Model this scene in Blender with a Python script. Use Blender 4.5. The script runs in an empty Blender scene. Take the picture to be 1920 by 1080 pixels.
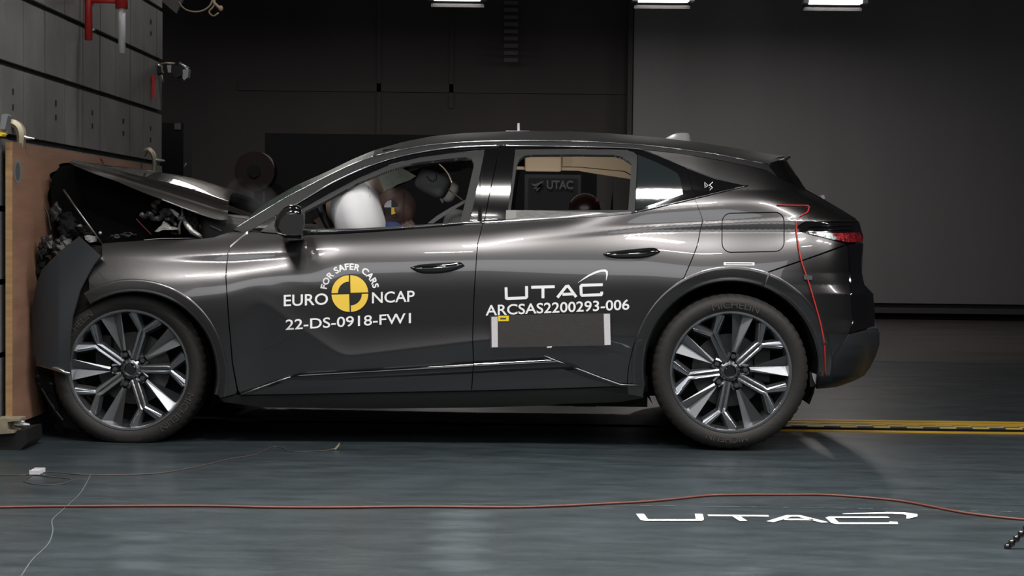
import bpy, bmesh, math, random
import numpy as np
from mathutils import Vector, Matrix
from mathutils.geometry import delaunay_2d_cdt
random.seed(7)
SC = bpy.context.scene
COL = SC.collection
# ------------------------------------------------------------------ camera
FPX = 2940.0
CAM = Vector((0.0, -7.0, 0.981))
ROLL = 0.012
yc = Vector((33.0, 110.0, -FPX)).normalized()          # world Y seen by the camera
zc = Vector((math.sin(ROLL), math.cos(ROLL), 0.0))
zc = (zc - yc * zc.dot(yc)).normalized()
xc = yc.cross(zc).normalized()
M = Matrix((xc, yc, zc))                                # rows = world axes in camera space -> cam-to-world
cam_d = bpy.data.cameras.new('camera'); cam = bpy.data.objects.new('camera', cam_d); COL.objects.link(cam)
cam_d.sensor_width = 36.0; cam_d.lens = FPX / 1920.0 * 36.0; cam_d.clip_end = 200
cam.matrix_world = Matrix.Translation(CAM) @ M.to_4x4()
SC.camera = cam
SC.view_settings.view_transform = 'Standard'; SC.view_settings.look = 'None'
SC.view_settings.gamma = 1.0; SC.view_settings.exposure = 0.0; SC.view_settings.use_curve_mapping = False
w = bpy.data.worlds.new('world'); SC.world = w; w.use_nodes = True
w.node_tree.nodes['Background'].inputs[0].default_value = (0.55, 0.58, 0.65, 1)
w.node_tree.nodes['Background'].inputs[1].default_value = 0.012
Mn = np.array(M)
# ------------------------------------------------------------------ lights of the hall, plus added floor spots
def area(name, loc, rot, sx, sy, power, col=(1, 0.97, 0.93), spread=math.pi):
    l = bpy.data.lights.new(name, 'AREA'); l.shape = 'RECTANGLE'; l.size = sx; l.size_y = sy
    l.energy = power; l.color = col; l.spread = spread
    o = bpy.data.objects.new(name, l); COL.objects.link(o); o.location = loc; o.rotation_euler = rot
    return o
# crash-hall light bank hung above and in front of the track (camera side), two rows of short floods
for X, wd in ((-3.9, 0.6), (-2.26, 1.05), (-0.36, 0.40), (1.02, 0.62), (2.6, 0.6), (4.3, 0.6), (5.7, 0.7), (7.1, 0.7)):
    area('bank_light', (X, -2.3, 4.25), (math.radians(-33), 0, 0), wd, 0.34, 120 * (1.7 if wd > 1 else 1))
for X, wd in ((-3.2, 0.5), (-0.66, 0.34), (1.3, 0.5), (3.4, 0.6)):
    area('bank_light', (X, -3.0, 4.0), (math.radians(-42), 0, 0), wd, 0.30, 105)
# wide soft front wash beside and above the camera
area('front_wash', (0.0, -6.7, 3.9), (math.radians(64), 0, 0), 8.0, 2.0, 110, (0.97, 0.98, 1.0))
# overhead row above the car
for X in (-2.6, -0.45):
    area('overhead_light', (X, 1.3, 4.9), (0, 0, 0), 0.5, 0.3, 45)

def pool(x, y, size, power, col=(1.0, 0.96, 0.9)):  # added spots that brighten patches of floor, no lamp known there
    l = bpy.data.lights.new('floor_pool_fill', 'SPOT'); l.energy = power; l.spot_size = size; l.spot_blend = 1.0; l.color = col; l.shadow_soft_size = 0.03
    o = bpy.data.objects.new('floor_pool_fill', l); COL.objects.link(o); o.location = (x, y, 4.4); return o
for _d in (4.55, 4.75, 4.95, 5.15, 5.35): pool((868 - 993) / 2940 * _d, _d - 7, 0.058, 2300 - 2200 * abs(_d - 4.9))
for _d in (4.3, 4.5): pool((1410 - 993) / 2940 * _d, _d - 7, 0.040, 1100)
for _d in (4.5, 4.7, 4.9): pool((262 - 993) / 2940 * _d, _d - 7, 0.045, 900)
for _d in (4.40, 4.45): pool((450 - 993) / 2940 * _d, _d - 7, 0.06, 500)
def raym(px, py):
    d = np.stack([np.asarray(px, float) - 960.0, 540.0 - np.asarray(py, float), np.full(np.shape(px), -FPX)], -1)
    return d @ Mn.T                                     # world direction
def PT(px, py, y):
    """point(s) on the ray of a traced photo point at world depth y"""
    d = raym(px, py); t = (np.asarray(y, float) + 7.0) / d[..., 1]
    return np.array(CAM) + d * t[..., None]
def pt(px, py, y): return Vector(PT(np.array([px]), np.array([py]), np.array([float(y)]))[0])
def gnd(px, py, z=0.0):
    d = raym(np.array([px]), np.array([py]))[0]; t = (z - CAM.z) / d[2]
    return Vector(np.array(CAM) + d * t)
def onx(px, py, x):
    d = raym(np.array([px]), np.array([py]))[0]; t = (x - CAM.x) / d[0]
    return Vector(np.array(CAM) + d * t)
# ------------------------------------------------------------------ materials
def mat(name, col, rough=0.5, metal=0.0, coat=0.0, coatr=0.03, emit=0, ecol=None, noise=None, trans=0, ior=1.5, alpha=1, spec=0.5, bump=None):
    m = bpy.data.materials.new(name); m.use_nodes = True; nt = m.node_tree; b = nt.nodes['Principled BSDF']
    b.inputs['Base Color'].default_value = (*col, 1); b.inputs['Roughness'].default_value = rough
    b.inputs['Metallic'].default_value = metal; b.inputs['Coat Weight'].default_value = coat
    b.inputs['Coat Roughness'].default_value = coatr; b.inputs['Transmission Weight'].default_value = trans
    b.inputs['IOR'].default_value = ior; b.inputs['Alpha'].default_value = alpha
    b.inputs['Specular IOR Level'].default_value = spec
    if emit: b.inputs['Emission Color'].default_value = (*(ecol or col), 1); b.inputs['Emission Strength'].default_value = emit
    if noise or bump:
        tc = nt.nodes.new('ShaderNodeTexCoord')
    if noise:                                            # (scale, low, high, stretch)
        sc, lo, hi, st = noise
        mp = nt.nodes.new('ShaderNodeMapping'); mp.inputs['Scale'].default_value = st
        nz = nt.nodes.new('ShaderNodeTexNoise'); nz.inputs['Scale'].default_value = sc; nz.inputs['Detail'].default_value = 6
        nz.inputs['Roughness'].default_value = 0.62
        rp = nt.nodes.new('ShaderNodeValToRGB')
        rp.color_ramp.elements[0].position = 0.32; rp.color_ramp.elements[1].position = 0.7
        rp.color_ramp.elements[0].color = (*[c * lo for c in col], 1); rp.color_ramp.elements[1].color = (*[min(1, c * hi) for c in col], 1)
        nt.links.new(tc.outputs['Object'], mp.inputs[0]); nt.links.new(mp.outputs[0], nz.inputs['Vector'])
        nt.links.new(nz.outputs['Fac'], rp.inputs[0]); nt.links.new(rp.outputs[0], b.inputs['Base Color'])
    if bump:                                             # (scale, strength)
        n2 = nt.nodes.new('ShaderNodeTexNoise'); n2.inputs['Scale'].default_value = bump[0]; n2.inputs['Detail'].default_value = 4
        bp = nt.nodes.new('ShaderNodeBump'); bp.inputs['Strength'].default_value = bump[1]; bp.inputs['Distance'].default_value = 0.01
        nt.links.new(tc.outputs['Object'], n2.inputs['Vector']); nt.links.new(n2.outputs['Fac'], bp.inputs['Height'])
        nt.links.new(bp.outputs[0], b.inputs['Normal'])
    return m
MT = {}
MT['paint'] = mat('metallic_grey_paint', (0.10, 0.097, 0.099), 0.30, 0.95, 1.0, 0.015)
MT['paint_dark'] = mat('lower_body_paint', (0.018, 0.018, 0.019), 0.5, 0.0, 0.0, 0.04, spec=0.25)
MT['bumper_skin'] = mat('bumper_grey', (0.030, 0.033, 0.038), 0.5, 0.4, 0.25, 0.2)
MT['gloss'] = mat('gloss_black', (0.006, 0.006, 0.007), 0.08, 0, 1.0, 0.01)
MT['chrome'] = mat('dark_chrome', (0.35, 0.35, 0.36), 0.12, 1.0)
MT['satin'] = mat('satin_metal', (0.30, 0.30, 0.31), 0.33, 1.0)
MT['black'] = mat('matt_black', (0.006, 0.006, 0.0065), 0.75, spec=0.2)
MT['plastic'] = mat('black_plastic', (0.009, 0.009, 0.0095), 0.5)
MT['seal'] = mat('grey_rubber', (0.011, 0.012, 0.012), 0.6)
MT['rubber'] = mat('tyre_rubber', (0.019, 0.0178, 0.0165), 0.62, spec=0.4, bump=(60, 0.15))
MT['rubber_letter'] = mat('tyre_letter', (0.05, 0.048, 0.046), 0.55)
MT['alloy'] = mat('alloy_face', (0.36, 0.375, 0.40), 0.24, 0.95, 0.3)
MT['alloy_dark'] = mat('alloy_dark', (0.12, 0.126, 0.135), 0.34, 0.75, 0.4)
MT['alloy_soft'] = mat('alloy_satin', (0.30, 0.31, 0.33), 0.42, 0.9)
MT['bay'] = mat('bay_black', (0.0025, 0.0025, 0.003), 0.85, spec=0.1)  # near-black colour of the engine bay block
MT['brake'] = mat('brake_steel', (0.12, 0.12, 0.12), 0.45, 0.8)
MT['white'] = mat('white_vinyl', (0.86, 0.87, 0.88), 0.55)
MT['yellow'] = mat('yellow_vinyl', (0.88, 0.60, 0.07), 0.5)
MT['vblack'] = mat('black_vinyl', (0.012, 0.012, 0.012), 0.5)
MT['reflect'] = mat('white_tape', (0.62, 0.60, 0.64), 0.5, noise=(300, 0.85, 1.1, (1, 1, 1)))
MT['fadedtape'] = mat('faded_tape', (0.26, 0.25, 0.24), 0.6)
MT['plate'] = mat('plate_board', (0.035, 0.032, 0.030), 0.6, noise=(40, 0.8, 1.2, (1, 1, 8)))
MT['red'] = mat('red_plastic', (0.55, 0.03, 0.025), 0.45)
MT['redlens'] = mat('red_lens', (0.30, 0.012, 0.02), 0.2, 0.3, 1.0, noise=(70, 0.08, 2.2, (0.5, 1, 1)), bump=(90, 0.9))
MT['lens'] = mat('clear_lens', (0.55, 0.56, 0.58), 0.12, 0.85, 1.0, bump=(60, 0.6))
MT['airbag'] = mat('airbag_cloth', (0.80, 0.80, 0.82), 0.85, bump=(14, 0.25))
MT['airbag_tan'] = mat('curtain_shaded_bag', (0.50, 0.40, 0.33), 0.85)  # tan of the curtain bag; also painted shade on the driver bag's back
MT['skin'] = mat('dummy_vinyl', (0.125, 0.074, 0.060), 0.55)
MT['skin2'] = mat('child_dummy_vinyl', (0.028, 0.008, 0.007), 0.3)
MT['blue'] = mat('blue_shirt', (0.035, 0.06, 0.17), 0.8)
MT['seat'] = mat('seat_cloth', (0.085, 0.085, 0.088), 0.75)
MT['belt'] = mat('belt_web', (0.10, 0.10, 0.10), 0.7)
MT['beige'] = mat('beige_headliner', (0.46, 0.37, 0.27), 0.85)
MT['silver'] = mat('torn_aluminium', (0.42, 0.41, 0.40), 0.38, 0.55, bump=(40, 0.8))
MT['steel_plate'] = mat('grey_concrete', (0.15, 0.149, 0.145), 0.55, 0.1, noise=(2.2, 0.62, 1.25, (1, 1, 0.6)), bump=(30, 0.1))
MT['wood'] = mat('plywood', (0.25, 0.135, 0.088), 0.6, noise=(3, 0.72, 1.18, (1, 0.5, 3)))
MT['wood_edge'] = mat('plywood_edge', (0.36, 0.22, 0.10), 0.7, noise=(6, 0.7, 1.15, (1, 1, 8)))
MT['cast'] = mat('clamp_iron', (0.42, 0.37, 0.27), 0.45, 0.5, noise=(20, 0.7, 1.2, (1, 1, 1)))
MT['galv'] = mat('galvanised', (0.50, 0.52, 0.54), 0.35, 0.8)
MT['white_tube'] = mat('white_tube', (0.62, 0.62, 0.64), 0.4)
MT['darkwall'] = mat('dark_wall', (0.026, 0.0228, 0.0238), 0.9, noise=(0.6, 0.75, 1.2, (1, 1, 0.3)))
MT['greywall'] = mat('grey_wall', (0.105, 0.104, 0.108), 0.85, noise=(0.5, 0.88, 1.12, (1, 1, 0.2)))
MT['orange_cable'] = mat('orange_cable', (0.115, 0.030, 0.017), 0.5)
MT['thin_cable'] = mat('brown_cable', (0.06, 0.05, 0.045), 0.5)
MT['lamp'] = mat('lamp_face', (1, 0.96, 0.9), 0.5, emit=9, ecol=(1, 0.95, 0.88))
MT['ring'] = mat('grey_print', (0.07, 0.075, 0.08), 0.6)

# ------------------------------------------------------------------ object helpers
ORG = {}
def org(parent): return ORG.get(parent.name, Vector((0, 0, 0))) if parent else Vector((0, 0, 0))
def thing(name, loc, label=None, cat=None, group=None, kind=None):
    o = bpy.data.objects.new(name, None); COL.objects.link(o); o.empty_display_size = 0.1
    o.location = loc; ORG[o.name] = Vector(loc); tag(o, label, cat, group, kind); return o
def tag(o, label=None, cat=None, group=None, kind=None):
    if label: o['label'] = label
    if cat: o['category'] = cat
    if group: o['group'] = group
    if kind: o['kind'] = kind
    return o
def mk(name, verts, faces, m, parent=None, smooth=False, label=None, mats=None, fmat=None, origin=None):
    me = bpy.data.meshes.new(name)
    if parent is None:
        if origin is None:
            a = np.array([tuple(v) for v in verts]); origin = Vector(((a[:, 0].min() + a[:, 0].max()) / 2, (a[:, 1].min() + a[:, 1].max()) / 2, a[:, 2].min()))
        og = Vector(origin)
    else: og = org(parent)
    me.from_pydata([tuple(Vector(v) - og) for v in verts], [], faces)
    for mm in (mats or [m]): me.materials.append(mm)
    if fmat is not None:
        for i, p in enumerate(me.polygons): p.material_index = fmat[i]
    if smooth:
        for p in me.polygons: p.use_smooth = True
    me.update()
    o = bpy.data.objects.new(name, me); COL.objects.link(o)
    if parent is not None: o.parent = parent; ORG[o.name] = og
    else: o.location = og; ORG[o.name] = og
    if label: o['label'] = label
    return o
def recalc(o):
    bm = bmesh.new(); bm.from_mesh(o.data); bmesh.ops.recalc_face_normals(bm, faces=bm.faces); bm.to_mesh(o.data); bm.free(); return o
class G:                                                # geometry accumulator
    def __init__(s): s.v = []; s.f = []; s.m = []
    def add(s, v, f, mi=0):
        n = len(s.v); s.v += [Vector(a) for a in v]; s.f += [tuple(i + n for i in q) for q in f]; s.m += [mi] * len(f); return s
    def box(s, c, d, R=None, mi=0):
        c = Vector(c); hx, hy, hz = [q / 2 for q in d]
        vs = [Vector((x, y, z)) for x in (-hx, hx) for y in (-hy, hy) for z in (-hz, hz)]
        if R is not None: vs = [R @ q for q in vs]
        return s.add([c + q for q in vs], [(0, 1, 3, 2), (4, 6, 7, 5), (0, 4, 5, 1), (2, 3, 7, 6), (0, 2, 6, 4), (1, 5, 7, 3)], mi)
    def tube(s, pts, r, n=10, mi=0, cap=True):
        pts = [Vector(p) for p in pts]; rr = r if isinstance(r, (list, tuple)) else [r] * len(pts)
        up = Vector((0, 0, 1)); vs = []; prev = None
        for i, p in enumerate(pts):
            t = (pts[min(i + 1, len(pts) - 1)] - pts[max(i - 1, 0)]).normalized()
            if prev is None:
                a = t.cross(up); a = a.normalized() if a.length > 1e-3 else t.cross(Vector((1, 0, 0))).normalized()
            else: a = (prev - t * prev.dot(t)).normalized()
            prev = a; b = t.cross(a)
            vs += [p + (a * math.cos(k * 2 * math.pi / n) + b * math.sin(k * 2 * math.pi / n)) * rr[i] for k in range(n)]
        f = [(i * n + k, i * n + (k + 1) % n, (i + 1) * n + (k + 1) % n, (i + 1) * n + k) for i in range(len(pts) - 1) for k in range(n)]
        if cap: f += [tuple(range(n))[::-1], tuple((len(pts) - 1) * n + k for k in range(n))]
        return s.add(vs, f, mi)
    def prism(s, poly, d, mi=0):                         # poly: 3D points, extruded by vector d
        n = len(poly); poly = [Vector(p) for p in poly]; d = Vector(d)
        return s.add(poly + [p + d for p in poly], [tuple(range(n)), tuple(range(2 * n - 1, n - 1, -1))] + [(i, i + n, (i + 1) % n + n, (i + 1) % n) for i in range(n)], mi)
    def ball(s, c, r, R=None, nu=24, nv=14, mi=0):
        c = Vector(c); vs = []; f = []
        for j in range(nv + 1):
            th = math.pi * j / nv
            for i in range(nu):
                ph = 2 * math.pi * i / nu
                q = Vector((r[0] * math.sin(th) * math.cos(ph), r[1] * math.sin(th) * math.sin(ph), r[2] * math.cos(th)))
                vs.append(c + (R @ q if R else q))
        for j in range(nv):
            for i in range(nu): f.append((j * nu + i, (j + 1) * nu + i, (j + 1) * nu + (i + 1) % nu, j * nu + (i + 1) % nu))
        return s.add(vs, f, mi)
    def cyl(s, a, b, r, n=20, mi=0): return s.tube([a, b], r, n, mi)
    def out(s, name, m, parent=None, smooth=False, label=None, origin=None):
        mats = m if isinstance(m, list) else [m]
        return mk(name, s.v, s.f, None, parent, smooth, label, mats, s.m, origin)
def spline(pts, n=8):
    """Catmull-Rom through 2D/3D points"""
    P = [np.array(p, float) for p in pts]; out = []
    for i in range(len(P) - 1):
        p0 = P[max(i - 1, 0)]; p1 = P[i]; p2 = P[i + 1]; p3 = P[min(i + 2, len(P) - 1)]
        for k in range(n):
            t = k / n
            out.append(0.5 * ((2 * p1) + (-p0 + p2) * t + (2 * p0 - 5 * p1 + 4 * p2 - p3) * t * t + (-p0 + 3 * p1 - 3 * p2 + p3) * t ** 3))
    out.append(P[-1]); return out
# ------------------------------------------------------------------ car body side: depth as a function of the traced outline
YC = 0.92                                               # centre plane of the car
ST = {                                                  # stations along the car: (height line, surface lean in degrees)
 60:  [(240,40),(300,30),(425,30),(438,45),(448,44),(465,38),(478,34),(484,32),(488,31),(494,30),(510,28),(526,24),(546,14),(576,4),(610,0),(680,-6),(700,-8),(725,-10),(770,-20)],
 300: [(240,40),(300,30),(425,30),(440,48),(450,46),(466,40),(480,34),(484,31),(488,32),(492,33),(509,31),(524,27.5),(546,17),(576,5),(612,0),(680,-3),(700,-5),(725,-8),(770,-25)],
 425: [(240,40),(300,30),(425,28),(440,46),(452,42),(470,36),(476.5,32),(480.5,9),(488.5,9),(493.5,36),(505,34),(515.5,27.8),(532,19),(560,5),(600,0),(690,-4),(705,-6),(730,-8),(770,-30)],
 480: [(240,40),(290,28),(428,27),(436,42),(448,44),(466,37),(474.5,31),(478.5,11),(485,12),(489.5,35),(498,33),(508,27.8),(524,15),(538,7),(554,5),(559,-1),(704,-7),(729,-9),(770,-31)],
 545: [(240,40),(290,28),(428,27),(432,42),(444,42),(462,34),(471.5,30),(475,20),(481,20),(485,31),(491,30),(499,27.5),(530,8),(570,3),(604,6),(609,-6),(704,-8),(728,-10),(770,-32)],
 640: [(240,40),(290,28),(428,27),(432,42),(442,42),(456,34),(462,31),(464,29),(467,28),(470,27),(490,18),(515,9),(552,2),(612,1),(669,10),(674,-13),(695,-9),(722,-10),(770,-33)],
 900: [(240,40),(285,28),(419,27),(423,42),(431,42),(443,34),(452,31),(456,29),(459,28),(464,27),(478,20),(508,9),(550,2),(600,1),(638,10),(643,-13),(680,-8),(720,-11),(770,-35)],
 1060:[(240,40),(285,28),(409,27),(412,38),(417,40),(428,32),(438,28),(442,24),(446,23),(452,26),(470,22),(505,11),(550,2),(600,2),(626,8),(632,-8),(680,-8),(720,-11),(770,-35)],
 1209:[(240,40),(285,28),(392,27),(396,20),(404,12),(417,9),(425,29),(429,7),(433,6),(437,29),(458,25),(498,14),(545,2),(600,0),(630,3),(638,-4),(690,-8),(722,-12),(770,-35)],
 1310:[(240,42),(300,33),(368,27),(383,23),(398,9),(413,7),(419,30),(424,5),(431,3),(437,31),(462,27),(500,17),(545,2),(600,0),(630,1),(640,-3),(690,-8),(722,-12),(770,-35)],
 1440:[(240,44),(300,40),(346,30),(360,26),(385,10),(407,6),(413,30),(418,5),(431,2),(437,31),(462,26),(495,16),(540,3),(600,0),(630,0),(640,-3),(690,-8),(722,-12),(770,-35)],
 1560:[(240,46),(300,44),(380,34),(390,26),(400,14),(407,10),(411,28),(416,5),(432,3),(438,26),(462,20),(495,11),(540,2),(600,0),(625,0),(640,-5),(680,-14),(712,-20),(770,-35)],
 1720:[(240,46),(300,44),(380,34),(390,26),(400,14),(407,10),(411,28),(416,5),(432,3),(438,20),(462,14),(495,6),(540,0),(600,0),(625,-2),(640,-8),(680,-16),(712,-20),(770,-35)],
}
su = np.array(sorted(ST)); SV = np.array([[c[0] for c in ST[u]] for u in su], float); SA = np.array([[c[1] for c in ST[u]] for u in su], float)
UG = np.arange(0, 1725, 4.0); VG = np.arange(216, 800, 1.0)
TL = np.zeros((len(UG), len(VG)))
_h = np.hanning(21); _h /= _h.sum()
def _sm(a): return np.convolve(np.pad(a, 10, mode='reflect', reflect_type='odd'), _h, 'valid')
CVV = np.array([_sm(np.interp(UG, su, SV[:, k])) for k in range(SV.shape[1])]); CAA = np.array([_sm(np.interp(UG, su, SA[:, k])) for k in range(SV.shape[1])])
for i, u in enumerate(UG): TL[i] = np.interp(VG, CVV[:, i], CAA[:, i])
gl = np.interp(VG, [285, 330, 357, 410], [31, 28, 25.3, 21])            # curved side glass: steeper towards the belt
for i, u in enumerate(UG):
    vb = np.interp(u, su, SV[:, 2]); wgt = np.clip((vb - VG) / 6.0, 0, 1) * np.clip((VG - 280) / 10.0, 0, 1) * float(np.clip((u - 420) / 60.0, 0, 1) * np.clip((1345 - u) / 40.0, 0, 1))
    TL[i] = TL[i] * (1 - wgt) + (gl + np.interp(u, [480, 640, 760], [8, 6, 0])) * wgt
k5 = np.ones(3) / 3
TL = np.apply_along_axis(lambda a: np.convolve(np.pad(a, 1, 'edge'), k5, 'valid'), 1, TL)
ks = np.hanning(9); ks /= ks.sum()
TL = np.apply_along_axis(lambda a: np.convolve(np.pad(a, 4, 'edge'), ks, 'valid'), 0, TL)
DZ = 7.1 / FPX
cum = np.cumsum(np.tan(np.radians(TL)) * DZ, axis=1)
i0 = int(500 - VG[0]); FD = cum[:, i0][:, None] - cum    # depth grows upwards from the widest line
silv = np.array([240, 293, 301, 357, 376, 409, 418, 437, 455, 512, 534, 551, 600, 624, 646, 668, 706, 717, 728, 800.0])
silu = np.array([1478, 1478, 1482, 1516, 1552, 1607, 1613, 1620, 1622, 1620, 1626, 1640, 1644, 1652, 1652, 1645, 1624, 1602, 1570, 1500.0])
REAR = (1371.0, 690.0); FRONT = (252.0, 702.0)
def F(px, py):
    px = np.asarray(px, float); py = np.asarray(py, float)
    fu = np.clip((px - UG[0]) / 4.0, 0, len(UG) - 1.001); fv = np.clip(py - VG[0], 0, len(VG) - 1.001)
    iu = fu.astype(int); iv = fv.astype(int); a = fu - iu; b = fv - iv
    d = FD[iu, iv] * (1 - a) * (1 - b) + FD[iu + 1, iv] * a * (1 - b) + FD[iu, iv + 1] * (1 - a) * b + FD[iu + 1, iv + 1] * a * b
    s = np.maximum(np.interp(py, silv, silu) - px, -6)
    d = d + 0.34 * np.exp(-(s + 6) / 26.0) + 0.10 * np.exp(-s / 110.0) * (px > 900)
    d = d + 0.16 * np.exp(-np.maximum(px - 60, -20) / 60.0)
    return d
def N(px, py, Ff, e=1.2):
    a = PT(px + e, py, Ff(px + e, py)) - PT(px - e, py, Ff(px - e, py))
    b = PT(px, py - e, Ff(px, py - e)) - PT(px, py + e, Ff(px, py + e))
    n = np.cross(a, b); n /= np.linalg.norm(n, axis=1)[:, None]
    n[n[:, 1] > 0] *= -1; return n
def resample(poly, step=5.0):
    out = []
    for i in range(len(poly)):
        a = np.array(poly[i], float); b = np.array(poly[(i + 1) % len(poly)], float)
        n = max(1, int(math.ceil(np.linalg.norm(b - a) / step)))
        for k in range(n): out.append(a + (b - a) * k / n)
    return np.array(out)
def sgn_area(p): return 0.5 * np.sum(p[:, 0] * np.roll(p[:, 1], -1) - np.roll(p[:, 0], -1) * p[:, 1])
def inset(p, d):
    if sgn_area(p) < 0: p = p[::-1]
    e = np.roll(p, -1, 0) - np.roll(p, 1, 0); n = np.stack([-e[:, 1], e[:, 0]], 1); L = np.linalg.norm(n, axis=1)[:, None]; L[L < 1e-6] = 1
    return p + n / L * d
def inpoly(P, poly):
    x, y = P[:, 0], P[:, 1]; c = np.zeros(len(P), bool); n = len(poly)
    for i in range(n):
        x0, y0 = poly[i]; x1, y1 = poly[(i + 1) % n]
        if y0 == y1: continue
        k = ((y0 > y) != (y1 > y)) & (x < (x1 - x0) * (y - y0) / (y1 - y0) + x0); c ^= k
    return c
def mind(P, B):
    out = np.full(len(P), 1e9)
    for s in range(0, len(P), 2000):
        q = P[s:s + 2000]; out[s:s + 2000] = np.sqrt(((q[:, None, :] - B[None]) ** 2).sum(-1)).min(1)
    return out
def tri2d(poly, holes=(), du=9.0, dv=3.5, step=5.0, ins=0.0):
    B = resample(poly, step)
    if ins: B = inset(B, ins)
    loops = [B]
    for h in holes: loops.append(resample(h, step))
    allb = np.concatenate(loops)
    x0, y0 = B.min(0); x1, y1 = B.max(0)
    gx, gy = np.meshgrid(np.arange(x0, x1, du), np.arange(y0, y1, dv)); gx = gx + (np.arange(gx.shape[0]) % 2)[:, None] * du / 2
    g = np.stack([gx.ravel(), gy.ravel()], 1)
    if len(g):
        k = inpoly(g, B)
        for h in loops[1:]: k &= ~inpoly(g, h)
        g = g[k]
    if len(g): g = g[mind(g, allb) > min(du, dv) * 0.6]
    V = np.concatenate([allb, g]) if len(g) else allb
    edges = []; s = 0
    for L in loops:
        n = len(L); edges += [(s + i, s + (i + 1) % n) for i in range(n)]; s += n
    r = delaunay_2d_cdt([Vector(p) for p in V], edges, [], 0, 1e-5)
    ov = np.array([tuple(v) for v in r[0]]); of = [tuple(f) for f in r[2]]
    c = np.array([ov[list(f)].mean(0) for f in of]); k = inpoly(c, B)
    for h in loops[1:]: k &= ~inpoly(c, h)
    of = [f for f, q in zip(of, k) if q]
    return ov, of
def bedges(tris):
    cnt = {}
    for f in tris:
        for i in range(len(f)):
            a, b = f[i], f[(i + 1) % len(f)]; cnt[(a, b)] = 1
    return [(a, b) for (a, b) in cnt if (b, a) not in cnt]
def panel(name, poly, m, parent, off=0.0, holes=(), du=11.0, dv=2.2, ins=0.9, rim=0.014, mirror=False, Ff=None, label=None, step=5.0):
    Ff0 = Ff or F
    Fo = lambda a, b: Ff0(a, b) + off
    ov, of = tri2d(poly, holes, du, dv, step, ins)
    P = PT(ov[:, 0], ov[:, 1], Fo(ov[:, 0], ov[:, 1])); nn = N(ov[:, 0], ov[:, 1], Fo)
    # orient triangles to face the camera side
    fs = []
    for f in of:
        a, b, c = (P[i] for i in f[:3]); n = np.cross(b - a, c - a)
        fs.append(tuple(f) if n[1] < 0 else tuple(f[::-1]))
    V = [p for p in P]; NN = [n for n in nn]; faces = list(fs)
    if rim:
        be = bedges(fs); idx = {}
        for a, b in be:
            for q in (a, b):
                if q not in idx:
                    idx[q] = len(V); V.append(P[q] - nn[q] * rim); NN.append(nn[q])
        for a, b in be: faces.append((b, a, idx[a], idx[b]))
    V = np.array(V); NN = np.array(NN)
    if mirror:
        V[:, 1] = 2 * YC - V[:, 1]; NN[:, 1] *= -1; faces = [f[::-1] for f in faces]
    o = mk(name, V, faces, m, parent, True, label)
    try: o.data.normals_split_custom_set_from_vertices([tuple(n) for n in NN])
    except Exception as e: print('normals', e)
    return o
def arc(c, r, a0, a1, n=30, ry=None):
    ry = ry or r
    return [(c[0] + r * math.cos(math.radians(a0 + (a1 - a0) * i / n)), c[1] - ry * math.sin(math.radians(a0 + (a1 - a0) * i / n))) for i in range(n + 1)]

car = thing('car', (0.0, YC, 0.0), 'crashed dark grey metallic five-door car with crumpled front against the plywood-faced barrier', 'car')
# --- outlines traced in the photograph
LINE2 = [(470.6,431),(516,405),(560.6,380),(617,346.5),(673,319.8),(715,303.5),(757.5,291.7),(800,283.5),(842,277.8),(890,274.8),(939,273.4),(1005,273.8),(1069,274.8),(1130,276),(1181,277.8),(1205,280.2)]
LINE2B = [(1205,280.2),(1263,286),(1305,292.5),(1346.7,299.7),(1400,310.5),(1440,320),(1459,331.7)]
LINE1 = [(440,429),(480,404),(532.5,372.5),(570,353),(617,329),(660,308.5),(701,292.5),(730,285.5),(757,279.5),(800,272.5),(842,268.5),(890,265.8),(937,264.5),(1012,263.6),(1070,264.6),(1125,266.6),(1209,272.2),(1293.7,282.4),(1346.7,290),(1378,296),(1440,308.2)]
SIL  = [(434,431),(470,403.5),(504,378.5),(532,362),(560,346.5),(617,321),(664.6,298.7),(704,283),(712.5,280.5),(757.5,267.8),(813.7,256.8),(870,251.5),(954,248),(1010,247.4),(1069,248),(1153,252.3),(1237.5,259.4),(1308,267.8),(1378,278),(1434,287.2),(1478,294.5)]
FD_FRONT = [(452,741),(445.6,731),(436,680),(428,586),(423.6,520),(425,500),(427.5,475),(432.5,462),(437,458),(455,443),(470,434)]
GAP = [(905,419.5),(900,440),(896,455),(894,476),(889.5,539),(886,633),(888,680),(884,733)]
RGAP = [(1303,373),(1310,391),(1316,407),(1317.6,415),(1315,423),(1307.8,459.4),(1299,482),(1291,501),(1283,520),(1257,544),(1237.8,564),(1206,605),(1187.5,649),(1178.5,690),(1176,724)]
BELT_F = [(470,434),(500,437),(566,441),(640,438),(700,434.5),(790,428),(881,420.5),(905,419.5)]
BELT_R = [(905,419.5),(948,416.5),(1040,410.5),(1090,408),(1139,405),(1184,400),(1210,395),(1237.5,388.5),(1270,381),(1303,373)]
front_door_poly = FD_FRONT[::-1][0:1] + BELT_F[1:] + GAP[1:] + [(700,736.5),(560,739.5),(452,741)] + FD_FRONT[1:-1]
fd = panel('front_door', front_door_poly, MT['paint'], car, label='front left door of the dark grey car')
rear_door_poly = BELT_R + RGAP[1:] + [(1100,727),(1000,730),(884,733)] + GAP[::-1][1:-1]
rd = panel('rear_door', rear_door_poly, MT['paint'], car)
arch_r = [p for p in arc(REAR, 164, 190, -10, 50)]
TAIL_UP = [(1459,331.7),(1513,357),(1549,376),(1580,393),(1603,408),(1611,416.5)]
quarter_poly = LINE2B + TAIL_UP[1:] + [(1510.6,415.5),(1496.7,424),(1496.7,433),(1516,438.8),(1550,447),(1589.5,457.5),(1520,482.5),(1441,509.4),(1426,534.5)]
ra = [p for p in arc(REAR, 164, 70, 190, 34)]
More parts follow.
